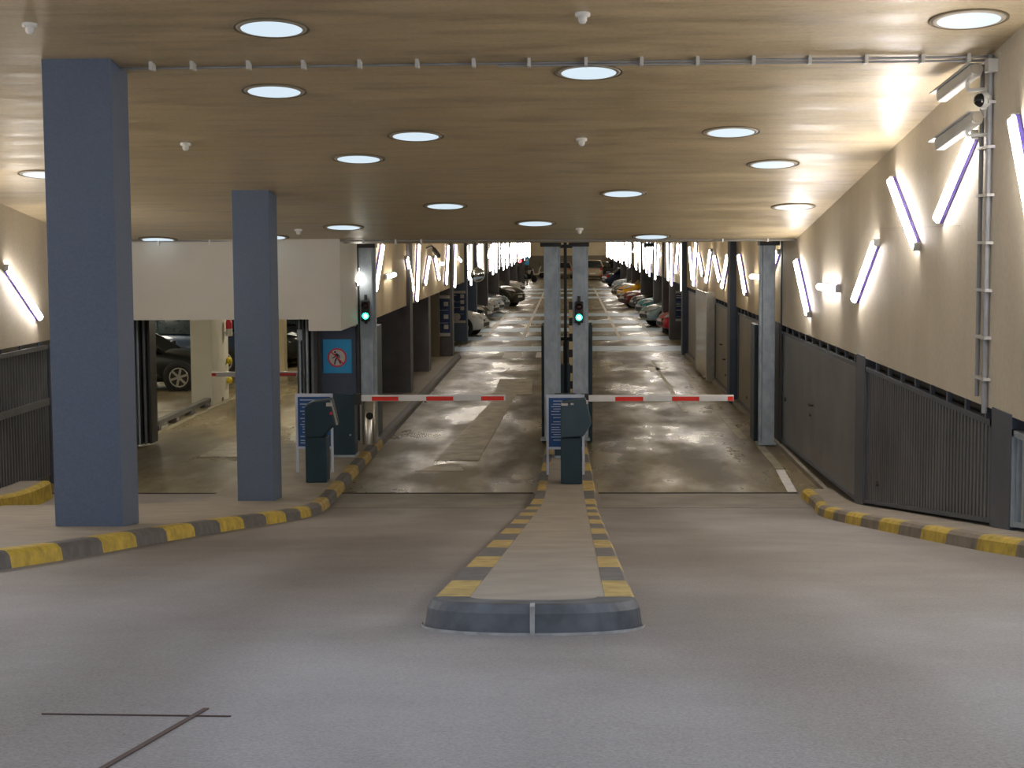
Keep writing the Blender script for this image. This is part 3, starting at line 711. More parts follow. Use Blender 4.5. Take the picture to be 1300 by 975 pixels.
seg(1, (23.3, 2.82), (21.8, 2.84), 'short-looking level tube lamp between two leaning ones on the right wall', g=GR)
seg(1, (29.3, 2.70), (28.0, 3.25), 'tube lamp peeking out behind the right gate post', g=GR)
seg(1, (34.3, 3.16), (32.93, 2.38), 'leaning tube lamp between the right gate and the first right column', g=GR)
seg(1, (31.9, 2.77), (30.4, 2.79), 'level tube lamp half hidden by the right gate post', g=GR)
seg(1, (36.67, 3.12), (37.94, 2.4), 'right-hand stroke of the V of tube lamps left of the first right column', g=GR)
seg(1, (40.25, 3.16), (38.34, 2.41), 'left-hand stroke of the V of tube lamps left of the first right column', g=GR)
seg(1, (41.14, 3.17), (42.28, 2.44), 'right-hand stroke of the second V of tube lamps on the right wall', g=GR)
seg(1, (45.15, 3.18), (43.27, 2.44), 'left-hand stroke of the second V of tube lamps on the right wall', g=GR)
seg(1, (48.39, 3.39), (46.8, 2.2), 'tall tube lamp next to the second right column', g=GR)
seg(1, (45.71, 3.39), (46.6, 2.2), 'tall tube lamp crossing its neighbour before the second right column', g=GR)
seg(-1, (27.75, 2.85), (28.8, 3.35), 'sliver of tube lamp left of the left gate post', g=GL)
seg(-1, (31.3, 3.25), (30.5, 2.74), 'short glowing tube lamp just right of the left gate post', g=GL)
seg(-1, (31.95, 2.79), (33.9, 2.81), 'level tube lamp right of the left gate post', g=GL)
seg(-1, (36.3, 3.09), (37.5, 2.42), 'leaning tube lamp just past the first left column', g=GL)
seg(-1, (39.15, 3.35), (38.49, 2.13), 'tall nearly upright tube lamp past the first left column', g=GL)
seg(-1, (42.16, 3.1), (40.66, 2.38), 'left-leaning tube lamp under the small left camera', g=GL)
seg(-1, (43.67, 3.13), (45.33, 2.38), 'right-leaning tube lamp beside the small left camera', g=GL)
seg(-1, (45.2, 2.86), (46.6, 2.84), 'small-looking level tube lamp before the second left column', g=GL)
seg(-1, (48.78, 3.38), (47.68, 2.17), 'upright tube lamp just before the second left column', g=GL)
seg(-1, (21.85, 3.20), (23.30, 2.40), 'glowing tube lamp on the outer left wall beside the nearest column', XLL, GL)
for y, z0, z1 in ((9.2, 4.6, 3.6), (11.2, 3.7, 4.6), (15.2, 4.3, 3.4), (17.3, 3.3, 4.1), (19.5, 3.9, 3.0)):  # added lamps out of view, to brighten the ceiling on the left
    seg(-1, (y-.55, z0), (y+.55, z1), f'{ordn[int((21.9-y)/2.1)+1]} added unseen tube lamp on the outer left wall counting from the visible one', XLL, GL)
for y, z0, z1 in ((9.0, 4.8, 3.8), (10.8, 3.9, 4.8)):  # more lamps added out of view, brightening the near ceiling
    seg(1, (y-.55, z0), (y+.55, z1), f'{ordn[int((13.5-y)/2)]} added unseen tube lamp on the right wall before the one cut by frame', None, GR)
for side, cols_, g, nm in ((1, RCOL, GR, 'right'), (-1, LCOL, GL, 'left')):
    y = 51.6; k = 0; q_ = {}
    ys_ = [c[0] for c in cols_ if c[0] > 49]
    angs = [80, -52, 12, 62, -78, -40, 86, 50, -5, -66, 75, -30]
    while y < 153:
        a = math.radians(angs[(k*5+(3 if side < 0 else 0)) % 12]); hz = abs(math.sin(a))*TL/2
        z = min(3.36-hz, max(2.1+hz, 2.78+0.12*math.sin(k*2.1)))
        hy = abs(math.cos(a))*TL/2
        if any(c-hy-.1 < y < c+.6+hy+.1 for c in ys_):
            y += 0.4; continue
        bay = sum(1 for c in ys_ if c < y)
        q_[bay] = q_.get(bay, 0)+1; dg = abs(math.degrees(a)); wd = 'nearly level' if dg < 25 else ('upright' if dg > 70 else ('leaning' if a > 0 else 'back-leaning'))
        lamp(side, y, z, a, f'{wd} tube lamp, {ordn[q_[bay]]} along the {nm} wall after its {ordn[bay]} far column', group=g)
        k += 1; y += 1.35 + 1.9*((k*7) % 5)/5

# ------------------------------------------------------------------ gates
def gate_post(x0, x1, y, label, flange=1):
    t = thing('gate_post', label, 'post', ((x0+x1)/2, y, 0), 0, 'galvanised gate posts')
    o = t.location; zb = .11 if x1 < 1 else .03
    mb = MB(o); mb.box(x0, x1, y, y+.22, zb, 3.40, 'galvanised'); mb.build('shaft', t, bevel=.006)
    xf = x1 if flange > 0 else x0-.045
    mb = MB(o); mb.box(xf, xf+.045, y+.06, y+.2, zb, 3.40, 'galvanised'); mb.build('guide_rail', t)
    mb = MB(o); mb.box(x0-.07, x1+.07, y-.05, y+.3, zb-.01, zb+.02, 'galvanised'); mb.build('base_plate', t)
    mb = MB(o); mb.box(x0-.06, x1+.06, y-.06, y+.28, 3.38, 3.45, 'dark_steel'); mb.build('cap_plate', t)
    for s in (0, 1):
        mb = MB(o); mb.tube((x0+.04+s*(x1-x0-.08), y-.05, zb+.01), (x0+.04+s*(x1-x0-.08), y-.05, zb+.04), .012, 'galvanised'); mb.build('bolt', t)
    return t
lgp = gate_post(-3.54, -3.32, 27.9, 'galvanised gate post at the left of the left lane')
gate_post(-.42, -.19, 27.9, 'left one of the pair of galvanised posts on the island')
gate_post(.06, .28, 27.9, 'right one of the pair of galvanised posts on the island')
gate_post(3.25, 3.46, 27.9, 'galvanised gate post at the right wall', -1)
def leaf(x0, x1, y0, y1, label, zb=.02, zt=2.03):
    t = thing('gate_leaf', label, 'gate', ((x0+x1)/2, (y0+y1)/2, zb), 0, 'narrow open gate leaves')
    o = t.location
    mb = MB(o); mb.box(x0, x1, y0, y1, zb, zt, 'teal_box'); mb.build('panel', t, bevel=.006)
    for z in (.35, 1.7):
        mb = MB(o); mb.tube(((x0+x1)/2, y0+.0, z), ((x0+x1)/2, y0+.0, z+.12), .02, 'dark_steel'); mb.build('hinge', t)
leaf(-.475, -.435, 28.3, 29.3, 'dark gate leaf folded back at the left of the island posts')
leaf(.34, .40, 28.3, 29.3, 'dark gate leaf folded back at the right of the island posts')
leaf(3.17, 3.24, 28.4, 29.0, 'dark gate leaf folded back at the right gate post')
leaf(-3.40, -3.31, 28.4, 29.1, 'dark gate leaf folded back behind the left gate post')
# dark channel beside left post
mb = MB(lgp.location); mb.box(-3.595, -3.548, 27.83, 27.95, .11, 3.45, 'dark_steel'); mb.build('channel', lgp, bevel=.004)
mb = MB((3.54, 27.8, 0)); mb.box(3.535, 3.549, 27.70, 27.80, 0.05, 3.45, 'dark_steel'); tag(mb.build('gate_channel', bevel=.004), 'dark steel channel right of the right gate post', 'channel')
# stuff between the island posts
t = thing('centre_rail', 'dark upright guide rail between the island posts', 'rail', (-.06, 29.2, .12))
mb = MB(t.location); mb.box(-.09, -.035, 29.2, 29.28, .11, 3.45, 'dark_steel'); mb.build('upright', t)
for z in (3.38, 1.75):
    mb = MB(t.location); mb.box(-.2, .07, 29.22, 29.26, z-.03, z+.03, 'dark_steel'); mb.build('crossbar', t)
t = thing('barrier', 'second barrier with raised arm seen between the island posts', 'barrier', (-.2, 31.5, .12))
mb = MB(t.location); mb.box(-.27, .02, 31.5, 31.85, .12, 1.12, 'teal_box'); mb.build('cabinet', t, bevel=.01)
mb = MB(t.location)
for i in range(6): mb.bar((-.245, 31.45, 1.0+i*.38), (-.245, 31.45, 1.38+i*.38), .06, .05, 'arm_red' if i == 1 else 'arm_white')
mb.build('arm', t)
t = thing('ticket_terminal', 'dark terminal seen from behind in the gap between the island posts', 'ticket terminal', (.02, 33.5, .12))
mb = MB(t.location); mb.box(-.10, .17, 33.4, 33.7, .12, 0.9, 'teal_box'); mb.build('stand', t, bevel=.01)
mb = MB(t.location); mb.box(-.12, .19, 33.3, 33.75, 1.0, 1.45, 'dark_steel'); mb.build('head', t, bevel=.02)

t = thing('striped_post', 'upright post in black and cream blocks between the island posts', 'post', (.035, 32.3, .12))
mb = MB(t.location)
for i in range(14): mb.box(0.0, .09, 32.27, 32.33, .12+i*.155, .12+(i+1)*.155, 'black_plastic' if i % 2 else 'cream_paint')
mb.build('shaft', t)
mb = MB(t.location); mb.box(-.03, .12, 32.24, 32.36, .118, .135, 'dark_steel'); mb.build('foot', t)

# left lane folded gate leaves
def folded(x, y, n, label, xs=.055, mirror=1):
    t = thing('folding_gate', label, 'gate', (x, y, 0), 0, 'folded gates of the left lane')
    for k in range(n):
        xx = x+mirror*k*xs*1.25; yy = y+.05*k
        mb = MB(t.location); mb.box(min(xx, xx+mirror*xs*.8), max(xx, xx+mirror*xs*.8), yy, yy+.45, .04, 2.26, 'panel_steel' if k % 2 else 'dark_steel'); mb.build('leaf', t, bevel=.01)
    for k in range(2):
        mb = MB(t.location); xx = x+mirror*(.05+k*.12); mb.tube((xx, y-.03, .05), (xx, y-.03, 2.2), .022, 'galvanised'); mb.build('rod', t)
    for z in (.28, 1.95):
        mb = MB(t.location); mb.box(x+mirror*.05-.03, x+mirror*.05+.05, y-.07, y-.02, z-.09, z+.09, 'galvanised'); mb.build('hinge', t)
folded(-7.50, 27.85, 5, 'grey folding gate leaves stacked left of the left lane opening')
folded(-4.52, 27.3, 4, 'grey folding gate leaves stacked right of the left lane opening')

# ------------------------------------------------------------------ traffic signals
def signal(x, y, z, label):
    t = thing('traffic_light', label, 'traffic light', (x, y, z), 0, 'traffic signals on the gate posts'); o = t.location
    mb = MB(o); mb.box(x-.072, x+.072, y-.09, y, z-.18, z+.18, 'black_plastic'); mb.build('housing', t, bevel=.02)
    mb = MB(o); mb.box(x-.025, x+.025, y-.03, y, z-.22, z+.27, 'dark_steel'); mb.build('bracket', t)
    for dz, nm in ((.09, 'red_lens_off'), (-.085, 'green_glow')):
        mb = MB(o); mb.lathe([(.056, 0), (.05, .012), (.03, .02), (.004, .023)], nm, (x, y-.088, z+dz), (0, -1, 0), n=20)
        if nm == 'green_glow': mb.lathe([(.034, .018), (.02, .026), (.003, .028)], 'green_core', (x, y-.088, z+dz), (0, -1, 0), n=16)
        mb.build('lens', t)
        n = 12; vs = []
        for yy in (y-.088, y-.15):
            for k in range(n+1):
                a = -0.25+(PI+.5)*k/n; vs.append((x+.064*math.cos(a), yy, z+dz+.064*math.sin(a)))
        mb = MB(o); mb.add(vs, [(k, k+1, n+2+k, n+1+k) for k in range(n)], 'black_plastic'); mb.build('visor', t)
signal(-3.43, 27.88, 2.32, 'green traffic signal on the left gate post')
signal(.17, 27.88, 2.28, 'green traffic signal on the right island post')

# ------------------------------------------------------------------ barriers
def barrier(cx, y, zb, arm_x0, arm_x1, segs, label, mirror=1, cab='teal_box'):
    t = thing('barrier', label, 'barrier', (cx, y, zb), 0, 'barriers with lowered arms'); o = t.location
    mb = MB(o); mb.box(cx-.17, cx+.17, y+.05, y+.42, zb+.03, zb+.98, cab); mb.build('cabinet', t, bevel=.012)
    mb = MB(o); mb.box(cx-.17, cx+.19, y+.03, y+.44, zb, zb+.035, 'galvanised'); mb.build('plinth', t)
    mb = MB(o); mb.tube((cx+mirror*.1, y+.042, zb+.35), (cx+mirror*.1, y+.052, zb+.35), .014, 'stainless'); mb.build('lock', t)
    z = 1.055
    mb = MB(o); mb.box(min(arm_x0-.02*mirror, arm_x0-.14*mirror), max(arm_x0-.02*mirror, arm_x0-.14*mirror), y-.06, y+.06, z-.10, z+.07, 'black_plastic'); mb.build('clamp', t, bevel=.01)
    mb = MB(o); mb.box(min(arm_x0-.06, arm_x1), max(arm_x0-.0, arm_x1), y-.035, y+.02, z-.048, z+.048, 'arm_white'); ar = mb.build('arm', t, bevel=.008)
    for a, b in segs:
        mb = MB(o); mb.box(min(a, b), max(a, b), y-.040, y-.034, z-.04, z+.024, 'arm_red'); mb.build('red_band', ar)
    return t
def px2x(px, y): return (px-722)/2100*y*1.0
sg = [((px-722)*.01222, (q-722)*.01222) for px, q in ((470.5, 504.5), (540, 574.5), (610, 639))]
barrier(-3.53, 25.6, .12, -3.22, -.99, sg, 'left barrier with dark cabinet and lowered red and white arm')
sg = [((px-722)*.01212, (q-722)*.01212) for px, q in ((780.5, 816), (852.5, 887), (923, 930))]
barrier(-.06, 25.45, .12, .32, 2.53, sg, 'right barrier with lowered red and white arm over the right lane')
# barrier in the left hall lane
t = thing('barrier', 'barrier arm across the left lane behind the second blue column', 'barrier', (-4.5, 30.7, 0), 0, 'barriers with lowered arms')
mb = MB(t.location); mb.box(-4.98, -4.66, 30.6, 30.95, .0, 1.1, 'teal_box'); mb.build('cabinet', t, bevel=.01)
mb = MB(t.location); mb.box(-6.66, -4.95, 30.53, 30.59, .99, 1.08, 'arm_white'); ar = mb.build('arm', t, bevel=.008)
for a, b in ((-6.66, -6.58), (-5.47, -5.08)):
    mb = MB(t.location); mb.box(a, b, 30.52, 30.529, 1.0, 1.055, 'arm_red'); mb.build('red_band', ar)

# ------------------------------------------------------------------ ticket terminals
def terminal(x0, y, zb, low, head, label, mlow, mhead):
    t = thing('ticket_terminal', label, 'ticket terminal', (x0, y, zb), 0, 'ticket terminals before the barriers'); o = t.location
    mb = MB(o); mb.box(x0+low[0], x0+low[1], y, y+.32, zb, zb+.64, mlow); mb.build('pedestal', t, bevel=.012)
    mb = MB(o); mb.prism([(x0+a, zb+b) for a, b in head], y-.015, y+.36, mhead, 'xz'); mb.build('head', t, bevel=.02)
    # reader face on the driver side (right)
    pts = head
    (ax, az), (bx_, bz) = pts[-2], pts[-1]
    return t, o
hd = [(0, .63), (0, 1.07), (.03, 1.11), (.10, 1.14), (.36, 1.17), (.44, .80), (.36, .76), (.25, .64)]
t, o = terminal(-3.70, 22.9, .12, (.0, .30), hd, 'left dark ticket terminal in front of the blue notice board', 'teal_box', 'teal_box')
mb = MB(o); mb.bar((-3.345, 22.93, 1.27), (-3.255, 22.93, .93), .04, .03, 'stainless', (0, 1, 0)); f_ = mb.build('reader_face', t)
mb = MB(o); mb.box(-3.39, -3.31, 22.86, 22.89, 1.20, 1.25, 'sign_light'); mb.build('ticket_slot', t)
mb = MB(o); mb.tube((-3.325, 22.87, 1.10), (-3.325, 22.885, 1.10), .022, 'sign_red'); mb.build('button', t)
hd = [(0, .64), (0, 1.10), (.02, 1.13), (.35, 1.18), (.375, 1.10), (.43, .84), (.31, .66)]
t, o = terminal(-.12, 22.75, .12, (.0, .295), hd, 'right dark ticket terminal standing on the traffic island', 'teal_box', 'teal_box_light')
mb = MB(o); mb.box(.235, .262, 22.728, 22.78, 1.235, 1.285, 'sign_light'); mb.build('reader_corner', t)
mb = MB(o); mb.box(-.11, -.02, 22.725, 22.78, 1.215, 1.245, 'sign_light'); mb.box(.02, .06, 22.725, 22.78, 1.225, 1.25, 'sign_light'); mb.build('sticker', t)

# ------------------------------------------------------------------ notice boards
def board(x0, x1, y, zb, zt, zm, label, seed):
    t = thing('notice_board', label, 'notice board', ((x0+x1)/2, y, zb), 0, 'blue notice boards on white legs'); o = t.location
    for x in (x0, x1-.035):
        mb = MB(o); mb.box(x, x+.035, y, y+.035, zb, zt, 'frame_white'); mb.build('leg', t, bevel=.004)
    mb = MB(o); mb.box(x0, x1, y-.004, y+.038, zt-.045, zt, 'frame_white'); mb.box(x0, x1, y-.004, y+.038, zm, zm+.035, 'frame_white'); mb.build('frame', t)
    mb = MB(o); mb.box(x0+.035, x1-.035, y+.008, y+.022, zm+.03, zt-.04, 'board_blue'); p = mb.build('panel', t)
    rnd = random.Random(seed); z = zt-.09; mb = MB(o)
    k = 0
    while z > zm+.08:
        w = rnd.choice((.16, .24, .3, .12)); xa = x0+.07+rnd.choice((0, .03))
        mb.box(xa, min(xa+w, x1-.06), y+.004, y+.009, z-.007, z+.003, 'frame_white'); z -= rnd.choice((.035, .06, .045)); k += 1
    mb.build('lettering', p)
board(-4.0, -3.45, 23.92, .12, 1.28, .47, 'blue notice board on white legs behind the left ticket terminal', 3)
board(-.33, .22, 23.66, .12, 1.28, .49, 'blue notice board on white legs on the traffic island', 5)

# no pedestrians sign
t = thing('no_pedestrians_sign', 'bright blue sign with red ringed crossed-out walking figure', 'sign', (-3.92, 27.84, 1.57)); o = t.location
sx0, sx1, sz0, sz1, sy = -4.165, -3.68, 1.265, 1.84, 27.835
mb = MB(o); mb.box(sx0, sx1, sy, sy+.012, sz0, sz1, 'sign_blue'); mb.build('plate', t)
cx_, cz_ = -3.925, 1.53
mb = MB(o); mb.lathe([(.155, 0), (.155, .004)], 'sign_light', (cx_, sy, cz_), (0, -1, 0), 36, False); mb.build('disc', t)
mb = MB(o); mb.lathe([(.137, .004), (.137, .008), (.162, .008), (.162, .004)], 'sign_red', (cx_, sy, cz_), (0, -1, 0), 36, False, False); mb.bar((cx_-.1, sy-.010, cz_+.1), (cx_+.1, sy-.010, cz_-.1), .022, .004, 'sign_red', (0, 1, 0)); mb.build('ring_and_slash', t)
mb = MB(o); yf = sy-.006
mb.tube((cx_-.035, yf-.001, cz_+.095), (cx_-.035, yf, cz_+.095), .018, 'sign_black', 14)
for a, b, w in (((-.02, .07), (.005, -.005), .05), ((-.015, .06), (-.045, .01), .018), ((-.045, .01), (-.085, -.01), .016), ((.0, .06), (.04, .03), .02), ((.04, .03), (.045, -.01), .016), ((-.005, 0), (-.035, -.06), .026), ((-.035, -.06), (-.045, -.115), .022), ((.008, 0), (.03, -.05), .026), ((.03, -.05), (.06, -.105), .022)):
    mb.bar((cx_+a[0], yf, cz_+a[1]), (cx_+b[0], yf, cz_+b[1]), w, .003, 'sign_black', (0, 1, 0))
mb.build('walking_figure', t)

# stainless bin
t = thing('ash_bin', 'stainless cylindrical bin with dark opening below the left barrier arm', 'bin', (-3.35, 27.3, .12)); o = t.location
mb = MB(o); mb.box(-3.50, -3.20, 27.42, 27.46, .12, .84, 'stainless'); mb.build('back_plate', t, bevel=.004)
mb = MB(o); mb.lathe([(.10, 0), (.10, .70), (.06, .72)], 'stainless', (-3.35, 27.32, .12), n=28); mb.build('body', t)
mb = MB(o); mb.lathe([(.06, 0), (.06, .02)], 'black_gloss', (-3.315, 27.225, .60), (0.2, -1, 0), n=20); mb.build('opening', t)

# ------------------------------------------------------------------ direction signs on columns
def dirsign(x0, x1, y, z0, z1, label, rows, disc=None, side=-1):
    t = thing('direction_sign', label, 'sign', ((x0+x1)/2, y, (z0+z1)/2), 0, 'navy direction signs on the columns'); o = t.location; H = z1-z0
    mb = MB(o); mb.box(x0, x1, y-.02, y, z0, z1, 'sign_navy'); mb.build('panel', t)
    mb = MB(o); mb.box(x0, x1, y-.026, y-.02, z1-.08*H, z1, 'sign_light'); mb.build('band', t)
    mb = MB(o); mb.box(x0, x1, y-.026, y-.02, z0, z0+.08*H, 'sign_light'); mb.build('band', t)
    rnd = random.Random(int(y)); W_ = x1-x0
    mb = MB(o); mq = MB(o)
    for (zz, nl) in rows:
        zc = z0+zz*H
        for k in range(nl): mb.box(x0+.02, x0+W_*rnd.uniform(.3, .5), y-.025, y-.02, zc+.05-.07*k, zc+.085-.07*k, 'sign_light')
        mq.box(x1-.05-.16*min(1, W_/.8), x1-.05, y-.025, y-.02, zc-.03, zc+.10, 'sign_light')
        mb.box(x0+.02, x1-.05, y-.023, y-.02, zc-.16, zc-.15, 'frame_white')
    mb.build('lettering', t); mq.build('pictogram', t)
    if disc:
        mb = MB(o); mb.lathe([(disc[2], 0), (disc[2], .008)], 'sign_light', (disc[0], y-.02, disc[1]), (0, -1, 0), 24, False); mb.build('disc', t)
dirsign(-4.28, -3.60, 49.99, .60, 1.84, 'large navy direction sign on the nearer left column beyond the gate', [(.76, 3), (.45, 2), (.2, 2)])
dirsign(-4.20, -3.56, 56.99, .65, 1.76, 'navy direction sign with pale disc on the column behind the larger sign', [(.8, 1), (.62, 1), (.42, 1)], (-3.87, .86, .13))
dirsign(3.70, 4.28, 57.59, .65, 1.70, 'navy direction sign on the right column beyond the steel door', [(.78, 2), (.5, 2), (.3, 1)], (4.22, .86, .13))

# convex mirror
t = thing('convex_mirror', 'round convex traffic mirror over the left columns', 'mirror', (-3.12, 56.6, 2.3)); o = t.location
mb = MB(o); mb.lathe([(.235, .03), (.16, .06), (.08, .078), (.004, .083)], 'mirror_glass', (-3.12, 56.6, 2.32), (.25, -1, -.05), 28); mb.build('glass', t)
mb = MB(o); mb.lathe([(.1, -.06), (.25, .0), (.255, .03), (.23, .035)], 'arm_white', (-3.12, 56.6, 2.32), (.25, -1, -.05), 28); mb.build('shell', t)
mb = MB(o); mb.path([(-3.12, 56.66, 2.32), (-3.3, 56.8, 2.45), (-3.52, 57.1, 2.45)], .02, 'dark_steel'); mb.build('bracket', t)
# small camera on left wall and dome by right column
t = thing('security_camera', 'small dark camera on the left wall above the tube lamps', 'security camera', (XL, 41.8, 3.2)); o = t.location
mb = MB(o); mb.path([(XL, 41.8, 3.3), (XL+.15, 41.7, 3.36), (XL+.28, 41.6, 3.25)], .02, 'dark_steel'); mb.build('bracket', t)
mb = MB(o); mb.bar((XL+.2, 41.7, 3.28), (XL+.36, 41.35, 3.1), .09, .09, 'dark_steel'); mb.build('housing', t, bevel=.01)
t = thing('security_camera', 'dark camera under the ceiling in front of the right columns', 'security camera', (3.0, 62, 3.3)); o = t.location
mb = MB(o); mb.tube((3.0, 62, 3.455), (3.0, 62, 3.3), .03, 'dark_steel'); mb.build('bracket', t)
mb = MB(o); mb.bar((2.85, 61.7, 3.28), (3.15, 62.2, 3.28), .14, .14, 'dark_steel'); mb.build('housing', t, bevel=.02)
# far signal and blue sign
t = thing('traffic_light', 'small red signal light far down the left side', 'traffic light', (-3.25, 109.9, 2.05)); o = t.location
mb = MB(o); mb.box(-3.4, -3.1, 109.95, 110.1, 1.75, 2.25, 'black_plastic'); mb.build('housing', t)
mb = MB(o); mb.lathe([(.13, 0), (.1, .05), (.01, .06)], 'red_glow', (-3.25, 109.95, 2.1), (0, -1, 0), 16); mb.build('lens', t)
mb = MB(o); mb.box(-3.29, -3.21, 110.0, 110.1, 0, 1.78, 'dark_steel'); mb.build('pole', t)
t = thing('parking_sign', 'small blue sign on a post at the far left end', 'sign', (-3.2, 128, 1.85)); o = t.location
mb = MB(o); mb.box(-3.38, -3.06, 127.95, 128, 1.55, 2.18, 'sign_blue'); mb.build('plate', t)
mb = MB(o); mb.box(-3.3, -3.14, 127.93, 127.95, 1.85, 2.0, 'sign_light'); mb.build('emblem', t)
mb = MB(o); mb.box(-3.25, -3.19, 128.0, 128.06, 0, 1.6, 'dark_steel'); mb.build('pole', t)

# ------------------------------------------------------------------ left hall contents
t = thing('wheel_stop', 'low dark guard rail along the left edge of the left hall lane', 'guard rail', (-7.72, 33, 0)); o = t.location
mb = MB(o); mb.box(-7.80, -7.66, 30.2, 36.2, .08, .17, 'kerb_grey'); mb.build('rail', t, bevel=.01)
for y in (30.4, 31.8, 33.2, 34.6, 36.0):
    mb = MB(o); mb.box(-7.79, -7.62, y-.1, y+.1, 0, .09, 'kerb_grey'); mb.build('foot', t)
mb = MB(); mb.box(-7.62, -7.50, 28.6, 37.5, .001, .005, 'worn_white_paint'); mb.box(-12, -7.9, 34.0, 34.12, .001, .005, 'worn_white_paint'); struct(mb, 'lane_line')
t = thing('warning_lamp', 'red lamp on a white base beside the bare concrete column', 'lamp', (-7.51, 36.3, 1.5)); o = t.location
mb = MB(o); mb.lathe([(.07, 0), (.07, .15), (.05, .2), (.01, .22)], 'sign_red', (-7.51, 36.3, 1.58)); mb.build('lamp_glass', t)
mb = MB(o); mb.lathe([(.075, 0), (.075, .16)], 'white_plastic', (-7.51, 36.3, 1.42)); mb.box(-7.62, -7.51, 36.27, 36.33, 1.46, 1.52, 'white_plastic'); mb.build('base', t)
for z, lab in ((.42, 'yellow round bumper low beside the bare concrete column'), (.86, 'upper yellow round bumper beside the bare concrete column')):
    mb = MB((-7.58, 36.5, z)); mb.lathe([(.02, 0), (.07, .02), (.085, .07), (.05, .12), (.01, .13)], 'yellow_plastic', (-7.63, 36.5, z), (1, 0, 0)); tag(mb.build('bumper'), lab, 'bumper')
for x, y, lab in ((-6.0, 31.5, 'added unseen strip light on the left hall ceiling above its barrier'), (-6.0, 38, 'added unseen strip light on the left hall ceiling above the lane'), (-11, 34.5, 'added unseen strip light on the left hall ceiling over the parked cars'), (-11, 42, 'added unseen strip light at the back of the left hall over the cars'), (-6.0, 45.5, 'added unseen strip light on the left hall ceiling near the back wall'), (-16, 38, 'added unseen strip light on the outer left hall ceiling')):
    t = thing('ceiling_light', lab, 'ceiling light', (x, y, 2.75), 0, 'added strip lights in the left hall')  # added fixture hidden from the camera, brightening the left hall
    mb = MB(t.location); mb.box(x-.09, x+.09, y-.8, y+.8, 2.69, 2.75, 'white_plastic'); mb.build('housing', t)
    mb = MB(t.location); mb.box(x-.07, x+.07, y-.76, y+.76, 2.66, 2.69, 'strip_fill_glow'); mb.build('diffuser', t)

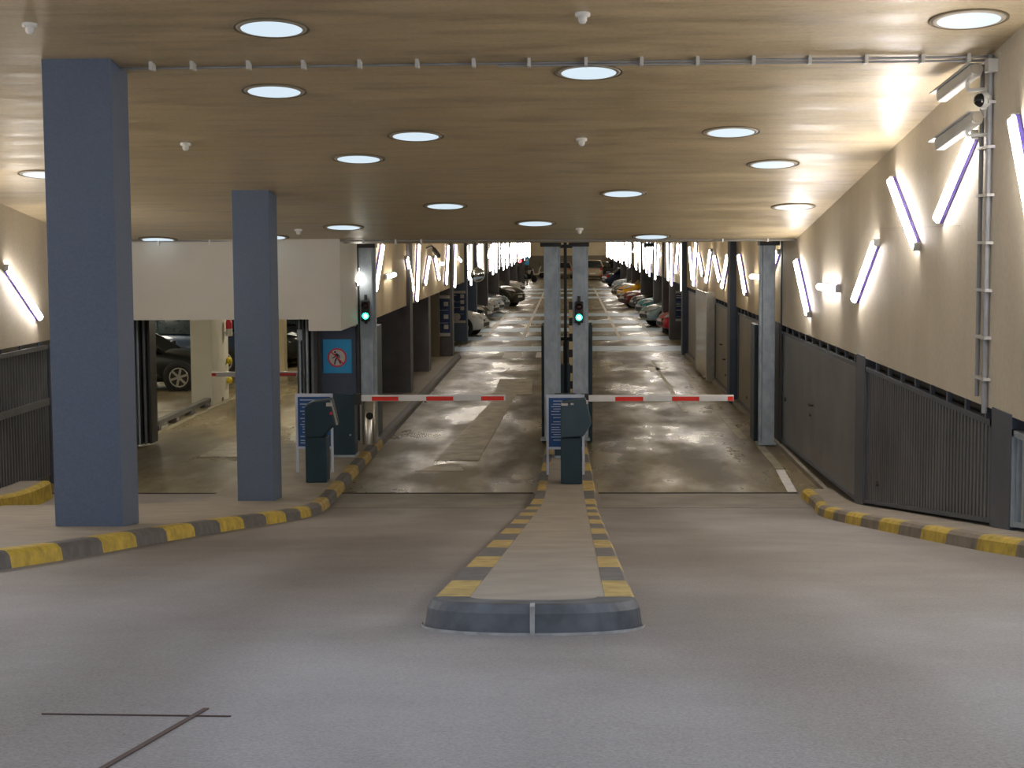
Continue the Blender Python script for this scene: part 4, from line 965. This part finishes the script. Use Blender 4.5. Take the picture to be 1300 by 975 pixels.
# ------------------------------------------------------------------ cars
KIND = {  # length, width, height, hood height, belt height, deck height, (cabin rear base, roof rear, roof front, windscreen base) as fractions of length from the tail
 'hatch': (3.9, 1.70, 1.47, .90, .98, .99, (.03, .12, .58, .76)),
 'sedan': (4.6, 1.80, 1.44, .88, .96, .98, (.12, .26, .56, .74)),
 'suv':   (4.6, 1.88, 1.72, 1.08, 1.12, 1.12, (.02, .07, .60, .76)),
}
def car(kind, paint_, nose_xy, heading, label, group, rear=False, detail=1):
    """heading: direction (radians from +X) the nose points to; nose_xy: ground point under the nose (or tail if rear)"""
    L, Wd, H, hh, hb, hd_, (c0_, c1_, c2_, c3_) = KIND[kind]
    d = Vector((math.cos(heading), math.sin(heading)))
    c = Vector(nose_xy) - d*(L/2) if not rear else Vector(nose_xy) + d*(L/2)
    t = thing('car', label, 'car', (c.x, c.y, 0), heading, group)
    X = lambda u: (u-.5)*L
    # body: loft of rings
    st = [(0.0, .80, .55, .40), (.012, .90, .80, .30), (.05, .97, hd_, .24), (.12, .99, hd_+.0, .2), (.30, 1, hb, .19), (.5, 1, hb, .19), (.66, 1, hb-.01, .19), (c3_, .99, hb-.03, .19), (.82, .985, hh-.01, .2), (.92, .96, hh-.10, .22), (.975, .88, hh-.22, .26), (.995, .78, hh-.36, .33), (1.0, .70, hh-.42, .42)]
    rows = []
    for u, wf, zt, zb in st:
        w = Wd/2*wf; zm = (zt+zb)/2
        half = [(0, zb), (w*.80, zb), (w*.96, zb+.07*(zt-zb)), (w, zm-.05), (w*.995, zm+.12*(zt-zb)), (w*.95, zt-.05*(zt-zb)-.015), (w*.82, zt), (0, zt+.03)]
        ring = [(X(u), y, z) for y, z in half] + [(X(u), -y, z) for y, z in half[-2:0:-1]]
        rows.append(ring)
    n = len(rows[0]); vs = [p for r in rows for p in r]
    fs = [(i*n+k, i*n+(k+1) % n, (i+1)*n+(k+1) % n, (i+1)*n+k) for i in range(len(rows)-1) for k in range(n)]
    fs += [tuple(range(n-1, -1, -1)), tuple(range((len(rows)-1)*n, len(rows)*n))]
    mb = MB(); mb.add(vs, fs, paint_, True); mb.build('body', t, sub=1, smooth=True)
    # cabin glass and roof
    wb, wr = Wd*.46, Wd*.36; zr = H-.05; zb = hb-.02
    B = [(X(c0_), zb), (X(c1_), zr), (X(c2_), zr), (X(c3_), zb-.02)]
    vs = []
    for sgn in (-1, 1):
        for i, (x, z) in enumerate(B): vs.append((x, sgn*(wb if i in (0, 3) else wr), z))
    mb = MB(); mb.add(vs, [(0, 1, 2, 3), (4, 7, 6, 5), (0, 4, 5, 1), (1, 5, 6, 2), (2, 6, 7, 3), (0, 3, 7, 4)], 'car_glass'); mb.build('windows', t, bevel=.02)
    mb = MB()
    xa, xb_ = X(c1_)-.04, X(c2_)+.05; xm = (xa+xb_)/2
    rr = [(xa, zr-.02, wr+.01), (xa+.15, H-.015, wr), (xm, H, wr-.01), (xb_-.2, H-.015, wr), (xb_, zr-.02, wr+.01)]
    vs = []
    for x, z, w in rr: vs += [(x, -w-.01, z-.05), (x, -w, z-.015), (x, -w*.8, z+.005), (x, w*.8, z+.005), (x, w, z-.015), (x, w+.01, z-.05)]
    mb.add(vs, [(6*i+k, 6*i+k+1, 6*i+k+7, 6*i+k+6) for i in range(4) for k in range(5)], paint_, True); mb.build('roof', t)
    mb = MB()
    um = (c1_+c2_)/2-.01
    for s in (-1, 1):
        mb.bar((X(c0_)+.02, s*(wb+.005), zb), (X(c1_), s*(wr+.005), zr), .09, .10, paint_)
        mb.bar((X(c3_)-.02, s*(wb+.005), zb-.03), (X(c2_), s*(wr+.005), zr), .05, .06, paint_)
        mb.bar((X(um), s*(wb+.008), zb), (X(um), s*(wr+.008), zr), .03, .08, 'black_plastic')
    mb.build('pillars', t)
    # wheels and arches
    wr_ = .33 if kind != 'suv' else .37
    for uf in (.19, .815):
        for s in (-1, 1):
            wx = X(uf); 
            mb = MB(); mb.lathe([(wr_+.055, 0), (wr_+.055, .012), (wr_+.02, .02)], 'black_plastic', (wx, s*(Wd/2-.018), wr_+.01), (0, s, 0), 24); mb.build('wheel_arch', t)
            mb = MB(); mb.lathe([(wr_-.04, -.19), (wr_, -.17), (wr_, -.03), (wr_-.03, 0), (wr_*.66, .0), (wr_*.64, -.03)], 'tyre', (wx, s*(Wd/2+.022), wr_), (0, s, 0), 28); wh = mb.build('wheel', t)
            mb = MB(); yy = s*(Wd/2+.02)
            mb.lathe([(wr_*.70, -.006), (wr_*.70, .006), (wr_*.62, .006), (wr_*.62, -.006)], 'alloy', (wx, yy, wr_), (0, s, 0), 28, cap=False)
            mb.lathe([(wr_*.16, -.01), (wr_*.14, .008)], 'alloy', (wx, yy, wr_), (0, s, 0), 14)
            for k in range(6):
                a = 2*PI*k/6+.3; mb.bar((wx, yy, wr_), (wx+wr_*.66*math.cos(a), yy, wr_+wr_*.66*math.sin(a)), .012, .055, 'alloy', (-math.sin(a), 0, math.cos(a)))
            mb.build('rim', wh)
    # lights, grille, plates, mirrors
    for s in (-1, 1):
        mb = MB(); mb.add([(X(.988), s*Wd*.24, hh-.26), (X(.965), s*Wd*.42, hh-.20), (X(.90), s*Wd*.475, hh-.14), (X(.93), s*Wd*.36, hh-.085), (X(.962), s*Wd*.24, hh-.15), (X(.90), s*Wd*.3, hh-.25)],
            [(0, 1, 4), (1, 2, 3), (1, 3, 4), (0, 5, 1), (1, 5, 2), (2, 5, 3), (3, 5, 4), (4, 5, 0)], 'headlamp_glass'); mb.build('headlight', t)
        mb = MB(); mb.box(X(.0)+.02, X(.055), s*Wd*.41-.09, s*Wd*.41+.09, hd_-.28, hd_-.08, 'tail_red'); mb.build('tail_light', t, bevel=.03)
        mb = MB(); mb.box(X(c3_)-.28, X(c3_)-.16, s*(Wd/2+.02)-.08, s*(Wd/2+.02)+.08, hb-.0, hb+.12, paint_); mb.build('wing_mirror', t, bevel=.03)
    mb = MB(); mb.box(X(.985), X(1.0)+.012, -Wd*.27, Wd*.27, .36, .50, 'black_plastic'); mb.box(X(.975), X(.99)+.02, -Wd*.2, Wd*.2, hh-.36, hh-.28, 'black_plastic'); mb.build('grille', t, bevel=.01)
    mb = MB(); mb.box(X(1.0)+.0, X(1.0)+.022, -.26, .26, .50, .61, 'white_plastic'); mb.build('licence_plate', t)
    mb = MB(); mb.box(X(0)-.012, X(0)+.03, -.26, .26, .50, .61, 'white_plastic'); mb.build('licence_plate', t)
    return t
R_ = math.radians
gl, gr = 'cars nosing out on the left side', 'cars nosing out on the right side'
car('hatch', 'car_white', (-3.02, 60.5), R_(-8), 'white car nosing out beside the navy signs on the left', gl)
car('hatch', 'car_black', (-3.25, 67.2), R_(-12), 'black car nosing out behind the white car on the left', gl)
car('hatch', 'car_silver', (-3.22, 73.6), R_(-12), 'silver car behind the black hatchback on the left', gl)
car('sedan', 'car_pale_blue', (-3.12, 76.8), R_(-12), 'pale blue car between the silver and slate cars on the left', gl)
car('sedan', 'car_slate', (-3.0, 80.2), R_(-12), 'slate blue car just before the large dark one on the left', gl)
car('suv', 'car_olive_black', (-2.55, 86.5), R_(-22), 'large blackish car reaching farthest into the lane on the left', gl)
car('sedan', 'car_silver', (-2.95, 106), R_(-15), 'silver white car far down the left side before the blue sign', gl)
car('hatch', 'car_red', (3.32, 60.6), R_(180+10), 'red car nosing out beside the navy sign on the right', gr)
car('hatch', 'car_grey_green', (2.98, 66.6), R_(180+14), 'grey green silver car behind the red car on the right', gr)
car('hatch', 'car_teal', (3.1, 73.6), R_(180+14), 'teal car behind the grey green one on the right', gr)
car('sedan', 'car_black', (3.0, 79.0), R_(180+12), 'black car with bright headlamps beside the maroon car', gr)
car('sedan', 'car_maroon', (2.70, 84.0), R_(180+18), 'maroon car reaching into the lane on the right', gr)
car('suv', 'car_yellow', (2.75, 90.0), R_(180+14), 'yellow car behind the maroon car', gr)
car('hatch', 'car_dark_green', (2.60, 96.8), R_(180+12), 'dark green car just behind the yellow car', gr)
car('hatch', 'car_pale_blue', (2.9, 108.0), R_(180+12), 'pale blue car farther along on the right', gr)
car('hatch', 'car_white', (3.3, 104.0), R_(180+12), 'white car between the yellow and the pale blue car', gr)
car('sedan', 'car_navy', (2.55, 122.0), R_(14), 'navy car backed out with red tail light far on the right', gr, rear=True)
car('suv', 'car_beige', (2.05, 143), R_(90), 'silver beige car driving away in the far right lane', 'cars at the far end', rear=True)
car('hatch', 'car_black', (3.6, 149.5), R_(80), 'dark car beside the beige one at the far end', 'cars at the far end', rear=True)
car('hatch', 'car_beige', (-.55, 149), R_(90), 'pale car at the far end seen between the island posts', 'cars at the far end', rear=True)
# left hall cars
car('sedan', 'car_black', (-8.3, 39.3), R_(0), 'black car with silver wheel beside the bare concrete column', 'cars in the left hall')
car('suv', 'car_navy', (-8.2, 43.8), R_(0), 'dark tall car behind the black one in the left hall', 'cars in the left hall')
car('suv', 'car_black', (-7.35, 46.3), R_(0), 'dark car past the bare column in the left hall', 'cars in the left hall')
car('suv', 'car_black', (-4.6, 48.5), R_(0), 'black van-like car at the back of the left hall lane', 'cars in the left hall')

# ------------------------------------------------------------------ scooters
def scooter(x, y, heading, m, label):
    t = thing('scooter', label, 'scooter', (x, y, 0), heading, 'parked scooters')
    for wx, nm in ((-.62, 'wheel'), (.65, 'wheel')):
        mb = MB(); mb.lathe([(.16, -.05), (.25, -.06), (.25, .06), (.16, .05)], 'tyre', (wx, 0, .25), (0, 1, 0), 20); w = mb.build(nm, t)
        mb = MB(); mb.lathe([(.15, -.03), (.15, .03)], 'alloy', (wx, 0, .25), (0, 1, 0), 16); mb.build('rim', w)
    mb = MB(); mb.prism([(-.85, .62), (-.80, .45), (-.45, .30), (.25, .26), (.40, .34), (.52, .95), (.44, .98), (.28, .42), (-.05, .38), (-.12, .68), (-.6, .76)], -.17, .17, m, 'xz'); mb.build('body', t, bevel=.05)
    mb = MB(); mb.prism([(-.72, .76), (-.12, .70), (-.05, .80), (-.35, .86), (-.7, .86)], -.14, .14, 'black_plastic', 'xz'); mb.build('seat', t, bevel=.04)
    mb = MB(); mb.prism([(.45, .45), (.85, .50), (.80, .56), (.5, .58)], -.09, .09, m, 'xz'); mb.build('mudguard', t, bevel=.02)
    mb = MB(); mb.tube((.65, 0, .25), (.46, 0, 1.0), .035, 'dark_steel'); mb.tube((.44, -.32, 1.08), (.44, .32, 1.08), .022, 'black_plastic'); mb.build('fork_and_handlebar', t)
    mb = MB(); mb.lathe([(.09, 0), (.08, .06), (.02, .09)], 'headlamp_glass', (.50, 0, 1.02), (1, 0, -.1), 16); mb.build('headlight', t)
    for s in (-1, 1):
        mb = MB(); mb.tube((.44, s*.22, 1.1), (.44, s*.3, 1.24), .012, 'dark_steel'); mb.box(.42, .45, s*.3-.06, s*.3+.06, 1.22, 1.31, 'dark_steel'); mb.build('mirror', t)
scooter(-3.1, 152.0, R_(10), 'scooter_cream', 'cream scooter parked at the far left end wall')
scooter(-3.45, 136.5, R_(-20), 'car_black', 'dark scooter parked beyond the last left column')
